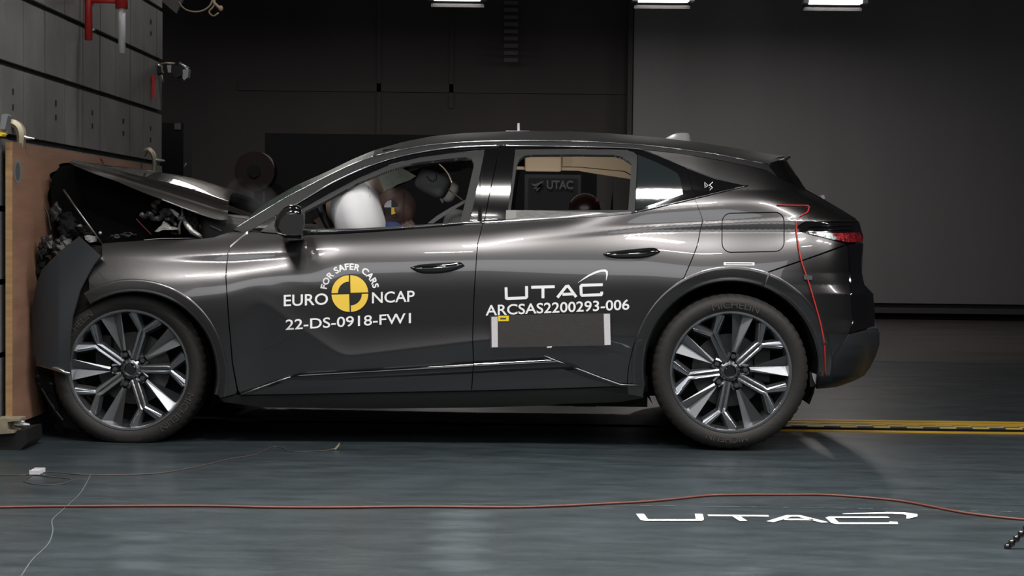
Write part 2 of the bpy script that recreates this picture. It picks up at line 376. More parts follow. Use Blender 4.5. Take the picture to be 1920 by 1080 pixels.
quarter_poly = quarter_poly[:-1] + [(1427,535)] + ra[1:] + [(1206,745)] + [(1177,740)] + RGAP[::-1][:-1] + [(1303,373),(1345,362.5),(1403,348.5),(1338.7,334),(1288,314.5)]
qp = panel('quarter_panel', quarter_poly, MT['paint'], car)
bump_poly = [(1589.5,459.5),(1592,500),(1594,535),(1600,600),(1592,626),(1551,684),(1534,702)] + arc(REAR, 164, -4, 68, 22) + [(1441,510.5),(1520,483.5)]
rb = panel('rear_bumper', bump_poly, MT['paint'], car)
clad = [(1592,627),(1640,613),(1650,624),(1650,646),(1643,668),(1632,690),(1620.7,705),(1598.6,716),(1565.6,727),(1531,730),(1534,703),(1551,685)]
panel('bumper_cladding', clad, MT['bumper_skin'], rb, label='dark lower bumper cladding')
endp = [(1590,458),(1619.5,455),(1616,490),(1616,512),(1622,534),(1638,551),(1641,585),(1641,612),(1593,626),(1600,600),(1595,535)]
panel('bumper_corner', endp, MT['gloss'], rb, off=0.006, label='black corner panel under the tail lamp')
lampp = [(1496.7,424),(1510.6,415.5),(1560,416.5),(1611,417.5),(1615,428),(1620,446),(1618,455),(1588,455.5),(1550,446.5),(1516,438.5),(1497,433)]
tl = panel('tail_lamp', lampp, MT['gloss'], car, off=0.002)
panel('lamp_lens', [(1516,432.5),(1560,437),(1572,447),(1566,450),(1540,444),(1518,438)], MT['lens'], tl, off=-0.004, rim=0.004, du=4, dv=2, ins=0)
panel('lamp_lens', [(1560,437),(1612,436),(1618,446),(1617.5,453.5),(1590,454),(1567,449.5),(1573,447)], MT['redlens'], tl, off=-0.004, rim=0.004, du=4, dv=2, ins=0, label='red lens')
for yy in (422.5, 430.0, 434.0):
    panel('lamp_strip', [(1518,yy),(1600,yy+0.3),(1600,yy+1.6),(1516,yy+1.4)], MT['chrome'], tl, off=-0.006, rim=0.003, du=8, dv=1, ins=0)
fender_poly = [(190,456),(230,452.5),(270,450),(330,448.5),(375,447.5),(400,444.5),(425,436),(437,434),(455,435),(466,433),(455,442),(436,458),(432,461.5),(427,475),(424.5,500),(423,520),(427.4,586),(435.4,680),(445,733),(443,739),(413,747)] + arc(FRONT, 156, -13, 122, 44) + [(165,520),(177,498),(191,480)]
ff = panel('front_fender', fender_poly, MT['paint'], car)
def flare(name, c, r0, r1a, a0, a1, parent, mirror=False):
    """raised lip ring round a wheel opening, leaning in towards the tyre"""
    nr, na = 9, 70; Px = []; Py = []; off = []
    for i in range(na + 1):
        a = a0 + (a1 - a0) * i / na; r1 = np.interp(a, [-20, 20, 60, 100, 150, 200], r1a)
        for j in range(nr + 1):
            s_ = j / nr; r = r1 + (r0 - r1) * s_
            Px.append(c[0] + r * math.cos(math.radians(a))); Py.append(c[1] - r * math.sin(math.radians(a)))
            off.append(-0.009 + 0.012 * s_ ** 1.1 + (0.010 * ((s_ - 0.85) / 0.15) if s_ > 0.85 else 0) + (0.004 if j == 0 else 0))
    Px = np.array(Px); Py = np.array(Py); P = PT(Px, Py, F(Px, Py) + np.array(off))
    if mirror: P[:, 1] = 2 * YC - P[:, 1]
    return mk(name, P, [(i * (nr + 1) + j, i * (nr + 1) + j + 1, (i + 1) * (nr + 1) + j + 1, (i + 1) * (nr + 1) + j) for i in range(na) for j in range(nr)], MT['paint'], parent, True)
flare('arch_lip', REAR, 163, [190, 191, 192, 191, 187, 186], 68.5, 192, qp)
flare('arch_lip', REAR, 163, [190, 191, 192, 191, 187, 186], -8, 67.5, rb)
flare('arch_lip', FRONT, 155, [176, 173, 177, 180, 178, 178], -14, 122, ff)
# torn front bumper corner, dark grey, hanging in front of the wheel
bc = [(150,442.5),(190,480),(176,497),(163,520),(150,545),(137,593),(132,653),(133,700),(100,694),(67,682),(60,647),(57,587),(67,533),(78,505),(100,482)]
Fbc = lambda a, b: -0.045 + 0.10 * np.exp(-np.maximum(a - 52, 0) / 14.0) + 0.0016 * np.maximum(a - 110, 0) * 0.35 + 0.010 * np.sin(b / 34.0 + a / 25.0)
fb = panel('front_bumper', bc, MT['bumper_skin'], car, Ff=Fbc, du=6, dv=6, rim=0.02, label='torn grey bumper corner folded against the wheel')
g = G(); g.tube([pt(*p) for p in [(68,684,-0.01),(90,688,-0.03),(108,692,-0.05),(122,699,-0.05),(134,701,-0.05)]], [0.006,0.009,0.011,0.010,0.007], 8)
g.out('bumper_trim', MT['chrome'], fb, True, label='bright torn trim strip')
# side skirts
def strip_poly(top, bot): return top + bot[::-1]
sk = [(452,742),(560,740.5),(700,737.5),(884,734),(1000,731),(1100,728),(1176,725),(1205,742),(1208,747),(1196,749),(1160,755),(1055,758),(1030,761),(900,765),(700,767),(500,765),(420,755),(413,748),(443,740)]
panel('side_sill', sk, MT['plastic'], car, off=0.004, label='black lower sill')
Fst = lambda a, b: F(a, b) - 0.012 - 0.017 * np.clip(1 - ((b - (708.5 - (a - 560) * 0.056)) / 12.0) ** 2, -0.4, 1)
s1 = [(450,741),(526,714),(562,703),(577,701.5),(700,695.5),(888,680.5),(886,701),(700,709),(535,716),(470,739)]
panel('trim_strip', s1, MT['gloss'], fd, Ff=Fst, dv=2, rim=0.006, ins=0.4, label='gloss black trim strip along the lower door')
s2 = [(889,679.5),(945,677),(1017,671.5),(1042,676),(1085,691),(1127.6,708),(1162,720),(1198,722),(1197,726),(1155,725),(1100,709),(1055,692),(970,696),(888,700.5)]
panel('trim_strip', s2, MT['gloss'], rd, Ff=lambda a, b: F(a, b) - 0.012 - 0.017 * np.clip(1 - ((b - (690 - (a - 888) * 0.05)) / 12.0) ** 2, -0.4, 1), dv=2, rim=0.006, ins=0.4, label='gloss black trim strip along the lower door')
g = G(); g.tube([pt(px, py, float(F(px, py)) - 0.014) for px, py in [(452,740),(480,729.5),(526,713),(545,707)]], 0.004, 6); g.out('trim_edge', MT['satin'], fd, True)
g = G(); g.tube([pt(px, py, float(F(px, py)) - 0.015) for px, py in [(1020,667),(1042,676),(1062,684),(1085,692.5),(1127.6,709),(1162,721),(1198,723)]], 0.004, 6); g.out('trim_edge', MT['satin'], rd, True)
# --- greenhouse
win_f = [(569,430),(571,397),(617,373),(673,341.5),(729,318),(757,310),(785.6,304.2),(841.8,297.3),(875.6,294.6),(884,297),(887.5,303),(888,312.8),(876,364),(863,416.5),(788,421.5),(673,428)]
seal_f = [(565,432),(566,391),(617,362),(673,332.5),(729,309),(786,294.5),(842,287),(895,282),(908.5,281),(907,292),(895,350),(881,415.5),(863,418.5),(788,423.5),(673,430)]
frame_f = LINE2[0:11] + [(937,274),(929,310),(918.5,358),(907.5,416),(904,419.5),(881,420),(790,427.5),(700,434),(640,437.5),(566,440.5),(500,436.5)]
wf = panel('window_frame', frame_f, MT['gloss'], fd, holes=[seal_f], off=0.002, ins=0.3)
panel('window_seal', seal_f, MT['seal'], fd, holes=[win_f], off=0.006, ins=0.0, rim=0.02)
win_r = [(957,394.5),(963,350),(969,308),(974,298),(983,292),(998,290),(1080,289.4),(1153,290.4),(1168,295),(1184,306),(1181,350),(1178,394)]
seal_r = [(949,414.5),(955,372),(966,281),(1100,279.3),(1178,281.5),(1188,284),(1195,290),(1193,340),(1190.5,396),(1184,398.5),(1139,403.5),(1040,409.3)]
qglass = [(1196,290),(1230,303.5),(1260,318.6),(1270,325),(1275,334),(1280.5,364),(1236,379.5),(1191.5,393.5),(1194,340)]
frame_r = [(937.5,273.8),(1005,274.2),(1069,275.2),(1130,276.4),(1181,278.2),(1203.5,280.6),(1245,296.5),(1288,315),(1294,340),(1303,372.5),(1270,380.5),(1237.5,388),(1210,394.5),(1184,399.5),(1139,404.5),(1040,410),(948,416),(908,419),(919.5,358),(930,310)]
panel('window_frame', frame_r, MT['gloss'], rd, holes=[seal_r, qglass], off=0.002, ins=0.3)
panel('window_seal', seal_r, MT['seal'], rd, holes=[win_r], off=0.006, ins=0.0, rim=0.02)
MT['glass_dark'] = mat('tinted_glass', (0.02, 0.026, 0.028), 0.03, 0, 1.0, 0.01, bump=(5, 0.02))
_gv = np.arange(270, 420, 1.0); _gc = np.r_[0, np.cumsum(np.tan(np.radians(np.interp(_gv, [285, 330, 356, 400], [27.5, 26.6, 25.7, 24.5])))[:-1]) * DZ]
def Fq(a, b): return float(F(1238, 385)) + 0.010 + np.interp(385, _gv, _gc) - np.interp(b, _gv, _gc)
panel('quarter_glass', qglass, MT['glass_dark'], rd, Ff=Fq, off=0.0, ins=0, rim=0, label='fixed rear quarter glass')
qtri = [(1288.5,316),(1338.7,335),(1402,348.7),(1345,362),(1304,372),(1295,340)]
qt = panel('quarter_trim', qtri, MT['gloss'], qp, off=0.002, ins=0.3, label='gloss black triangle behind the rear door')
# broken remains of the rear window along the belt
MT['crazed'] = mat('crazed_glass', (0.10, 0.103, 0.103), 0.35, 0, 0.6, 0.1, noise=(25, 0.45, 1.5, (1, 1, 4)), alpha=0.92)
panel('broken_glass', [(950,395),(956,394),(1010,394.5),(1060,396.5),(1100,397),(1140,399.5),(1184,396.5),(1184,399.5),(1139,404.3),(1040,409.8),(948,415)], MT['crazed'], rd, off=-0.001, ins=0, du=5, dv=3, rim=0.006, label='crazed glass remnant in the rear window')
panel('glass_tape', [(949,394),(968,394),(968,409),(948,411)], MT['fadedtape'], rd, off=-0.004, ins=0, du=6, dv=4, rim=0.002, label='pale tape at the window corner')
# bright window-line trim
def linetube(name, pts, r, m, parent, off=-0.004, n=6, mirror=False, smooth_n=4):
    s = spline(pts, smooth_n); P = [pt(p[0], p[1], float(F(p[0], p[1])) + off) for p in s]
    if mirror: P = [Vector((p.x, 2 * YC - p.y, p.z)) for p in P]
    g = G(); g.tube(P, r, n); return g.out(name, m, parent, True)
linetube('window_trim', LINE2[1:11], 0.0042, MT['chrome'], fd)
linetube('window_trim', LINE2[10:], 0.0042, MT['chrome'], rd)
linetube('belt_trim', [(575,434),(640,432.5),(700,430),(790,424.5),(863,418.5),(905,416.5)], 0.0035, MT['chrome'], fd, 0.001)
linetube('belt_trim', [(1184,399),(1237.5,387),(1270,379.5),(1303,371.5),(1345,361),(1402,348)], 0.0032, MT['chrome'], qp, -0.002)
# --- side rail, roof, windscreen
rail_poly = LINE1 + [(1457,330.5)] + LINE2B[::-1][1:] + LINE2[::-1][1:] + [(455,436),(438,431)]
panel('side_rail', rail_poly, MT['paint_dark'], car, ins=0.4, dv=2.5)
def loft(name, lo, hi, y_lo, y_hi, m, parent, bulge=0.0, n=10, ns=60, both=True, ease=0.65, label=None):
    """surface from the traced lower line back to the centre line, then on to the far side"""
    def rs(L, k):
        L = np.array(L, float); s = np.r_[0, np.cumsum(np.linalg.norm(np.diff(L, axis=0), axis=1))]; t = np.linspace(0, s[-1], k)
        return np.stack([np.interp(t, s, L[:, 0]), np.interp(t, s, L[:, 1])], 1)
    A = rs(lo, ns); B = rs(hi, ns); V = []; rows = 2 * n + 1 if both else n + 1
    PA = PT(A[:, 0], A[:, 1], y_lo(A[:, 0], A[:, 1])); PB = PT(B[:, 0], B[:, 1], np.full(ns, y_hi))
    for j in range(rows):
        t = j / n
        far = t > 1
        if far: t = 2 - t
        q = PA * (1 - t) + PB * t
        w1 = np.sin(t * math.pi / 2) ** ease                 # height rises quickly near the edge
        q[:, 2] = PA[:, 2] * (1 - w1) + PB[:, 2] * w1
        if far: q[:, 1] = 2 * YC - q[:, 1]
        V += list(q)
    f = [(j * ns + i, j * ns + i + 1, (j + 1) * ns + i + 1, (j + 1) * ns + i) for j in range(rows - 1) for i in range(ns - 1)]
    return mk(name, V, f, m, parent, True, label)
ri = [i for i, p in enumerate(LINE1) if p[0] >= 701]
si = [i for i, p in enumerate(SIL) if p[0] >= 704]
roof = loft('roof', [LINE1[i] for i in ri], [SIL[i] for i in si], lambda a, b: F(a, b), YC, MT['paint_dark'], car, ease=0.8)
MT['screen'] = mat('windscreen_glass', (0.09, 0.12, 0.11), 0.3, 0, 0.0, alpha=0.5, noise=(20, 0.8, 1.2, (1, 1, 1)), spec=0.3)
ws = loft('windscreen', [(440,429),(480,404),(532.5,372.5),(570,353),(617,329),(660,308.5),(701,292.5)], [(434,431),(470,403.5),(504,378.5),(560,346.5),(617,321),(664.6,298.7),(704,283)], lambda a, b: F(a, b) + 0.01, YC, MT['screen'], car, ease=0.7, label='cracked windscreen seen edge on')
linetube('rail_trim', LINE1[:7], 0.003, MT['chrome'], ws, 0.002)
g = G(); g.tube([pt(*p, 0.9) for p in spline(SIL[:8], 4)], 0.003, 6); g.out('screen_edge', MT['chrome'], ws, True)
linetube('roof_trim', LINE1[6:], 0.003, MT['chrome'], roof, -0.001)
# rear spoiler lip and the gloss cheek beneath it
g = G()
sp = [pt(1306,272,0.42), pt(1378,284,0.36), pt(1440,296.5,0.36), pt(1477,296,0.5), pt(1478,294.6,YC)]
g.tube([pt(1474,296.5,0.52), pt(1478,295,0.8), pt(1479,294.5,1.04), pt(1474,296.5,1.32)], 0.009, 8)
g.out('spoiler_lip', MT['paint_dark'], roof, True)
g = G(); g.tube([pt(px, py, yy) for px, py, yy in [(1350,292.5,0.37),(1400,301.5,0.36),(1440,309.5,0.36),(1460,303.5,0.42),(1474,299,0.52)]], 0.008, 8)
g.out('spoiler_edge', MT['gloss'], roof, True)
panel('spoiler_cheek', [(1442,310),(1473,301.5),(1511,355.5),(1485,343),(1459,331.5),(1450,320)], MT['gloss'], qp, off=0.01, ins=0, label='gloss black cheek beside the rear glass')
# --- tail: ruled from near edge round to the far edge
tailp = [(1474,299),(1511,355),(1549,376),(1603,408),(1612,418),(1619,445),(1619,456),(1616,512),(1622,534),(1638,551),(1641,608),(1649,624),(1649,646),(1642,668),(1620,705),(1598,716),(1566,727)]
V = []; n = 13
for (px, py) in tailp:
    a = pt(px, py, float(F(px, py)) + 0.02)
    for j in range(n):
        t = j / (n - 1); y = a.y + (2 * YC - 2 * a.y) * t
        V.append(Vector((a.x + 0.03 * math.sin(math.pi * t), y, a.z)))
mk('tailgate', V, [(i * n + j, i * n + j + 1, (i + 1) * n + j + 1, (i + 1) * n + j) for i in range(len(tailp) - 1) for j in range(n - 1)], MT['gloss'], car, True)
# --- far side, mirrored from the same outlines (coarser)
for nm, po, ma, ho, of in (('front_door', front_door_poly, 'paint', (), 0), ('rear_door', rear_door_poly, 'paint', (), 0), ('quarter_panel', quarter_poly, 'paint', (), 0), ('rear_bumper', bump_poly + [], 'paint', (), 0), ('front_fender', fender_poly, 'paint', (), 0), ('side_rail', rail_poly, 'paint_dark', (), 0)):
    o = panel(nm, po, MT[ma], car, mirror=True, du=16, dv=7, step=10, off=of, label='far side ' + nm.replace('_', ' '))
    if nm == 'front_door': panel('window_frame', frame_f, MT['gloss'], o, holes=[win_f], mirror=True, du=20, dv=12, step=10)
    if nm == 'rear_door': panel('window_frame', frame_r, MT['gloss'], o, holes=[win_r, qglass], mirror=True, du=20, dv=12, step=10)
# --- dark inner structure
arch_hole_r = arc(REAR, 160, 198, -16, 40); arch_hole_f = arc(FRONT, 152, 196, -17, 40)
shell = [(100,450),(190,460),(375,452),(436,440),(566,446),(881,426),(1184,406),(1300,380),(1400,352),(1513,366),(1549,384),(1596,412),(1606,440),(1604,520),(1620,560),(1630,650),(1590,700),(1534,722),(1530,700)] + arc(REAR, 160, -4, 196, 50) + [(1190,744),(1030,752),(500,752),(416,742)] + arc(FRONT, 152, -14, 178, 50) + [(92,700),(80,600)]
for mi in (False, True):
    panel('inner_shell', shell, MT['black'], car, off=0.035, mirror=mi, du=24, dv=14, step=10, rim=0, label='black inner body structure')
def well(c, r):
    g = G(); V = []; n = 30
    P0 = [pt(x, y, 0.045) for x, y in arc(c, r, 205, -25, n)]
    P1 = [Vector((p.x, 0.42, p.z)) for p in P0]
    g.add(P0 + P1, [(i, i + 1, n + 2 + i, n + 1 + i) for i in range(n)])
    g.add(P1, [tuple(range(n + 1))]); g.out('wheel_arch_liner', MT['black'], car, True); g = G()
    g2 = [Vector((p.x, 2 * YC - p.y, p.z)) for p in P0]; g3 = [Vector((p.x, 2 * YC - p.y, p.z)) for p in P1]
    g.add(g2 + g3, [(i, i + 1, n + 2 + i, n + 1 + i) for i in range(n)]); g.add(g3, [tuple(range(n + 1))])
    g.out('wheel_arch_liner', MT['black'], car, True)
well(REAR, 162); well(FRONT, 154)
g = G()
a = pt(410, 700, 0.1); b = pt(1215, 700, 0.1); zz = 0.175
g.box(((a.x + b.x) / 2, YC, 0.25), (b.x - a.x, 1.62, 0.14))
for px in (470, 600, 730, 860, 980, 1100): g.box((pt(px, 700, 0.1).x, YC, 0.175), (0.10, 1.3, 0.03))
c = pt(1520, 690, 0.3); g.box((c.x + 0.02, YC, 0.36), (0.22, 1.2, 0.14))
g.box((pt(1371, 690, .3).x, YC, 0.36), (0.12, 1.3, 0.10)); g.box((pt(240, 690, .3).x, YC, 0.36), (0.12, 1.3, 0.10))
g.box(((pt(560,700,.1).x + pt(1200,700,.1).x) / 2, YC, 0.50), (pt(1200,700,.1).x - pt(560,700,.1).x, 1.5, 0.36))
g.out('underbody', MT['black'], car)
# ------------------------------------------------------------------ wheels
def wheel(px, py, y0, rot, squash_z=None, mirror=False, R=0.349, label=None, letters=True):
    c = pt(px, py, y0)
    sy = -1 if mirror else 1
    if mirror: c = Vector((c.x, 2 * YC - c.y, c.z))
    def W(r, a, y): return Vector((c.x + r * math.cos(a), c.y + sy * y, c.z + r * math.sin(a)))
    # rim: barrel, lip, spokes in one mesh
    g = G(); n = 90
    prof = [(0.276, 0.012), (0.272, 0.006), (0.264, 0.007), (0.259, 0.014), (0.249, 0.040), (0.247, 0.10), (0.240, 0.19), (0.262, 0.205)]
    V = [W(r, 2 * math.pi * i / n, y) for r, y in prof for i in range(n)]
    g.add(V, [(j * n + i, j * n + (i + 1) % n, (j + 1) * n + (i + 1) % n, (j + 1) * n + i) for j in range(4) for i in range(n)], 0); g.add(V, [(j * n + i, j * n + (i + 1) % n, (j + 1) * n + (i + 1) % n, (j + 1) * n + i) for j in range(4, len(prof) - 1) for i in range(n)], 1)
    def face(pts, mi): g.add(pts, [tuple(range(len(pts)))], mi)
    def beam(path, wt, wb, dep, mi_top=0, mi_side=1):
        """path of (x, z, y) local points; trapezoid section"""
        L = len(path); V = []
        for i, (x, z, y) in enumerate(path):
            a = Vector((path[max(i - 1, 0)][0], path[max(i - 1, 0)][1])); b = Vector((path[min(i + 1, L - 1)][0], path[min(i + 1, L - 1)][1]))
            t = (b - a).normalized(); nrm = Vector((-t.y, t.x))
            w1 = wt[i] if isinstance(wt, list) else wt; w2 = wb[i] if isinstance(wb, list) else wb
            for s, ww, yy in ((-1, w2, y + dep), (-1, w1, y + 0.004), (0.25, w1, y), (1, w1, y + 0.004), (1, w2, y + dep)):
                V.append(Vector((c.x + x + nrm.x * s * ww / 2, c.y + sy * yy, c.z + z + nrm.y * s * ww / 2)))
        g.add(V, [(i * 5 + k, i * 5 + k + 1, (i + 1) * 5 + k + 1, (i + 1) * 5 + k) for i in range(L - 1) for k in (0, 3)], mi_side)
        g.add(V, [(i * 5 + k, i * 5 + k + 1, (i + 1) * 5 + k + 1, (i + 1) * 5 + k) for i in range(L - 1) for k in (1, 2)], mi_top)
    def pol(r, d, y): return (r * math.cos(math.radians(d)), r * math.sin(math.radians(d)), y)
    for k in range(5):
        d = rot + 72 * k
        for s in (-1, 1):
            off = math.radians(d)
            ox, oz = -math.sin(off) * 0.011 * s, math.cos(off) * 0.011 * s
            p = [pol(0.048, d, 0.040), pol(0.165, d, 0.030), pol(0.185, d + s * 2.6, 0.027), pol(0.2585, d + s * 14.5, 0.014)]
            p = [(p[0][0] + ox, p[0][1] + oz, p[0][2]), (p[1][0] + ox, p[1][1] + oz, p[1][2]), p[2], p[3]]
            beam(p, [0.012, 0.015, 0.019, 0.034], [0.026, 0.032, 0.040, 0.056], 0.030)
            # polished edge facet on the fork
            beam([pol(0.19, d + s * 4.3, 0.0245), pol(0.258, d + s * 16.6, 0.012)], [0.004, 0.008], [0.010, 0.018], 0.018, 0, 0)
        # dark web between the two ridges
        e = math.radians(d); nx, nz = -math.sin(e) * 0.012, math.cos(e) * 0.012
        a0 = pol(0.045, d, 0.046); a1 = pol(0.170, d, 0.042)
        face([Vector((c.x + a0[0] - nx, c.y + sy * a0[2], c.z + a0[1] - nz)), Vector((c.x + a1[0] - nx, c.y + sy * a1[2], c.z + a1[1] - nz)), Vector((c.x + a1[0] + nx, c.y + sy * a1[2], c.z + a1[1] + nz)), Vector((c.x + a0[0] + nx, c.y + sy * a0[2], c.z + a0[1] + nz))], 1)
        # wedge spoke with a folded face
        d2 = d + 36; A = lambda r, dd, y: Vector((c.x + r * math.cos(math.radians(dd)), c.y + sy * y, c.z + r * math.sin(math.radians(dd))))
        hl, hc, hr = A(0.088, d2 + 6.5, 0.040), A(0.090, d2, 0.034), A(0.088, d2 - 6.5, 0.040)
        rl, rc, rr_ = A(0.2575, d2 + 10.5, 0.014), A(0.252, d2 - 1.0, 0.045), A(0.2575, d2 - 10.5, 0.014)
        face([hl, rl, rc, hc], 1); face([hc, rc, rr_, hr], 2)
        face([rl, A(0.262, d2 + 10, 0.02), A(0.262, d2 - 1, 0.03), rc], 0); face([rc, A(0.262, d2 - 1, 0.03), A(0.262, d2 - 10, 0.02), rr_], 0)
        hb, rb_ = A(0.075, d2, 0.07), A(0.24, d2, 0.075)
        face([hl, rl, rb_, hb], 1); face([hr, rr_, rb_, hb], 1)
        # seat of the lug nut
        for s in (-1, 1):
            beam([(*pol(0.050, d2 + s * 26, 0.042)[:2], 0.042), (*pol(0.085, d2 + s * 11, 0.040)[:2], 0.040)], 0.012, 0.03, 0.03, 1, 1)
        g.tube([A(0.069, d2, 0.062), A(0.069, d2, 0.050)], 0.018, 16, 3)
    # hub ring
    hp = [(0.050, 0.066), (0.048, 0.052), (0.036, 0.042), (0.031, 0.036), (0.0285, 0.036), (0.028, 0.042)]
    V = [W(r, 2 * math.pi * i / 40, y) for r, y in hp for i in range(40)]
    g.add(V, [(j * 40 + i, j * 40 + (i + 1) % 40, (j + 1) * 40 + (i + 1) % 40, (j + 1) * 40 + i) for j in range(len(hp) - 1) for i in range(40)], 0)
    rim = g.out('wheel', [MT['alloy'], MT['alloy_dark'], MT['alloy_soft'], MT['black']], car, False, label)
    # hub cap
    g = G(); g.add([W(0.028, 2 * math.pi * i / 32, 0.041) for i in range(32)] + [W(0.020, 2 * math.pi * i / 32, 0.037) for i in range(32)], [(i, (i + 1) % 32, 32 + (i + 1) % 32, 32 + i) for i in range(32)] + [tuple(range(32, 64))])
    g.out('hub_cap', MT['gloss'], rim)
    for k in range(5):
        d2 = math.radians(rot + 36 + 72 * k); p = W(0.069, d2, 0.05)
        g = G(); g.tube([p, p + Vector((0, -0.016 * sy, 0))], 0.0115, 6); g.tube([p + Vector((0, -0.012 * sy, 0)), p + Vector((0, -0.019 * sy, 0))], 0.007, 12)
        g.out('lug_nut', MT['galv'] if False else MT['alloy_dark'], rim)
    g = G(); g.tube([W(0, 0, 0.11), W(0, 0, 0.135)], 0.165, 48); g.tube([W(0, 0, 0.09), W(0, 0, 0.11)], 0.08, 32)
    g.out('brake_disc', MT['brake'], rim, False)
    g = G(); g.tube([W(0, 0, 0.15), W(0, 0, 0.16)], 0.245, 48); g.out('brake_shield', MT['black'], rim)
    g = G(); g.box(W(0.15, math.radians(150 if px < 900 else 10), 0.10), (0.07, 0.06, 0.15)); g.out('brake_caliper', MT['plastic'], rim)
    # tyre
    n = 216; prof = [(0.262, 0.040), (0.268, 0.014), (0.279, 0.004), (0.300, -0.004), (0.318, -0.002), (0.334, 0.008), (0.343, 0.020), (0.3485, 0.036), (0.349, 0.070), (0.345, 0.073), (0.345, 0.080), (0.349, 0.083), (0.349, 0.125), (0.345, 0.128), (0.345, 0.135), (0.349, 0.138), (0.3485, 0.176), (0.343, 0.192), (0.330, 0.204), (0.300, 0.214), (0.275, 0.206)]
    V = []
    for j, (r, y) in enumerate(prof):
        for i in range(n):
            a = 2 * math.pi * i / n
            rr = r - (0.0045 if (i % 4 == 0 and j in (6, 7, 16, 17)) else 0)
            p = W(rr, a, y)
            if squash_z is not None and p.z < squash_z: p.y += sy * (-0.012 if j < 8 else 0.012) * 0.6; p.z = squash_z
            V.append(p)
    t = mk('tyre', V, [(j * n + i, j * n + (i + 1) % n, (j + 1) * n + (i + 1) % n, (j + 1) * n + i) for j in range(len(prof) - 1) for i in range(n)], MT['rubber'], rim, True)
    if letters:
        for word, mid, rr, sz, m in (('MICHELIN', 87 if px > 900 else -40, 0.302, 0.030, 'rubber_letter'), ('PRIMACY', 45 if px > 900 else 30, 0.302, 0.017, 'rubber_letter'), ('MICHELIN', -93 if px > 900 else 140, 0.302, 0.026, 'rubber_letter')):
            if word == 'PRIMACY': continue
            me = text_mesh(word, extrude=0.0)
            vs = np.array([v.co[:] for v in me.vertices]); w_ = vs[:, 0].max(); h_ = 0.7
            fs = [tuple(p.vertices) for p in me.polygons]; k = sz / h_; up = mid > 0 or True
            out = []
            for x, y, _ in vs:
                s = (x - w_ / 2) * k * 1.15; r2 = rr - sz / 2 + y * k
                if mid < 0: r2 = rr - sz / 2 + y * k
                a = math.radians(mid) - s / rr
                out.append(W(r2, a, -0.0065))
            mk('tyre_lettering', out, fs, MT[m], t, False, label='raised lettering on the tyre wall')
    return rim
def text_mesh(s, extrude=0.0, offset=0.0, spacing=1.0, res=4):
    cu = bpy.data.curves.new('txt', 'FONT'); cu.body = s; cu.size = 1.0; cu.offset = offset; cu.extrude = extrude; cu.space_character = spacing; cu.resolution_u = res
    o = bpy.data.objects.new('txt', cu); COL.objects.link(o); bpy.context.view_layer.update()
    dg = bpy.context.evaluated_depsgraph_get(); me = bpy.data.meshes.new_from_object(o.evaluated_get(dg))
    bpy.data.objects.remove(o); bpy.data.curves.remove(cu)
    v = np.array([q.co[:] for q in me.vertices]); mn = v[:, 0].min()
    for q in me.vertices: q.co.x -= mn
    bm = bmesh.new(); bm.from_mesh(me); bmesh.ops.triangulate(bm, faces=bm.faces)
    for x in np.arange(0.15, v[:, 0].max() - mn, 0.15):
        bmesh.ops.bisect_plane(bm, geom=bm.verts[:] + bm.edges[:] + bm.faces[:], plane_co=(x, 0, 0), plane_no=(1, 0, 0))
    for y in (0.18, 0.36, 0.54): bmesh.ops.bisect_plane(bm, geom=bm.verts[:] + bm.edges[:] + bm.faces[:], plane_co=(0, y, 0), plane_no=(0, 1, 0))
    bm.to_mesh(me); bm.free(); return me
wr = wheel(1371, 698, -0.012, 43, None, False, 0.349, 'rear left wheel, dark ten-spoke alloy')
wfr = wheel(240, 694, 0.0, 72.5, 0.0012, False, 0.349, 'front left wheel, dark ten-spoke alloy')
wheel(1371, 698, -0.012, 20, None, True, 0.349, 'rear right wheel', False)
wheel(240, 694, 0.0, 10, 0.0012, True, 0.349, 'front right wheel', False)
# ------------------------------------------------------------------ handles, mirror, fuel flap, gaps
def blade(name, top, bot, ridge, parent, bulge=0.028):
    """door handle: blade shaped from traced top edge, bottom edge and ridge"""
    n = 26
    def rs(L):
        L = np.array(spline(L, 6)); x = np.linspace(L[0, 0], L[-1, 0], n); return np.interp(x, L[:, 0], L[:, 1]), x
    t, x = rs(top); b, _ = rs(bot); V = []; m = 7
    for i in range(n):
        for j in range(m):
            s = j / (m - 1); py = t[i] * (1 - s) + b[i] * s; e = math.sin(math.pi * (i / (n - 1)) ** 0.8) ** 0.5
            y = float(F(x[i], py)) - 0.003 - bulge * e * math.sin(math.pi * s) ** 0.7
            V.append(pt(x[i], py, y))
    return mk(name, V, [(i * m + j, i * m + j + 1, (i + 1) * m + j + 1, (i + 1) * m + j) for i in range(n - 1) for j in range(m - 1)], MT['gloss'], parent, True)
blade('door_handle', [(769,501),(785,496.5),(809,494.2),(840,492.5),(862,491.5),(871,498)], [(769,501.5),(778,508),(793,512.5),(820,512.5),(841,510),(858,505),(871,499)], None, fd)
blade('door_handle', [(1131,475.5),(1143,472),(1180,468),(1222,464.5),(1232,467),(1238,471.5)], [(1131,476),(1143,482),(1159,484.5),(1190,484.8),(1206,483.5),(1226,478),(1238,472)], None, rd)
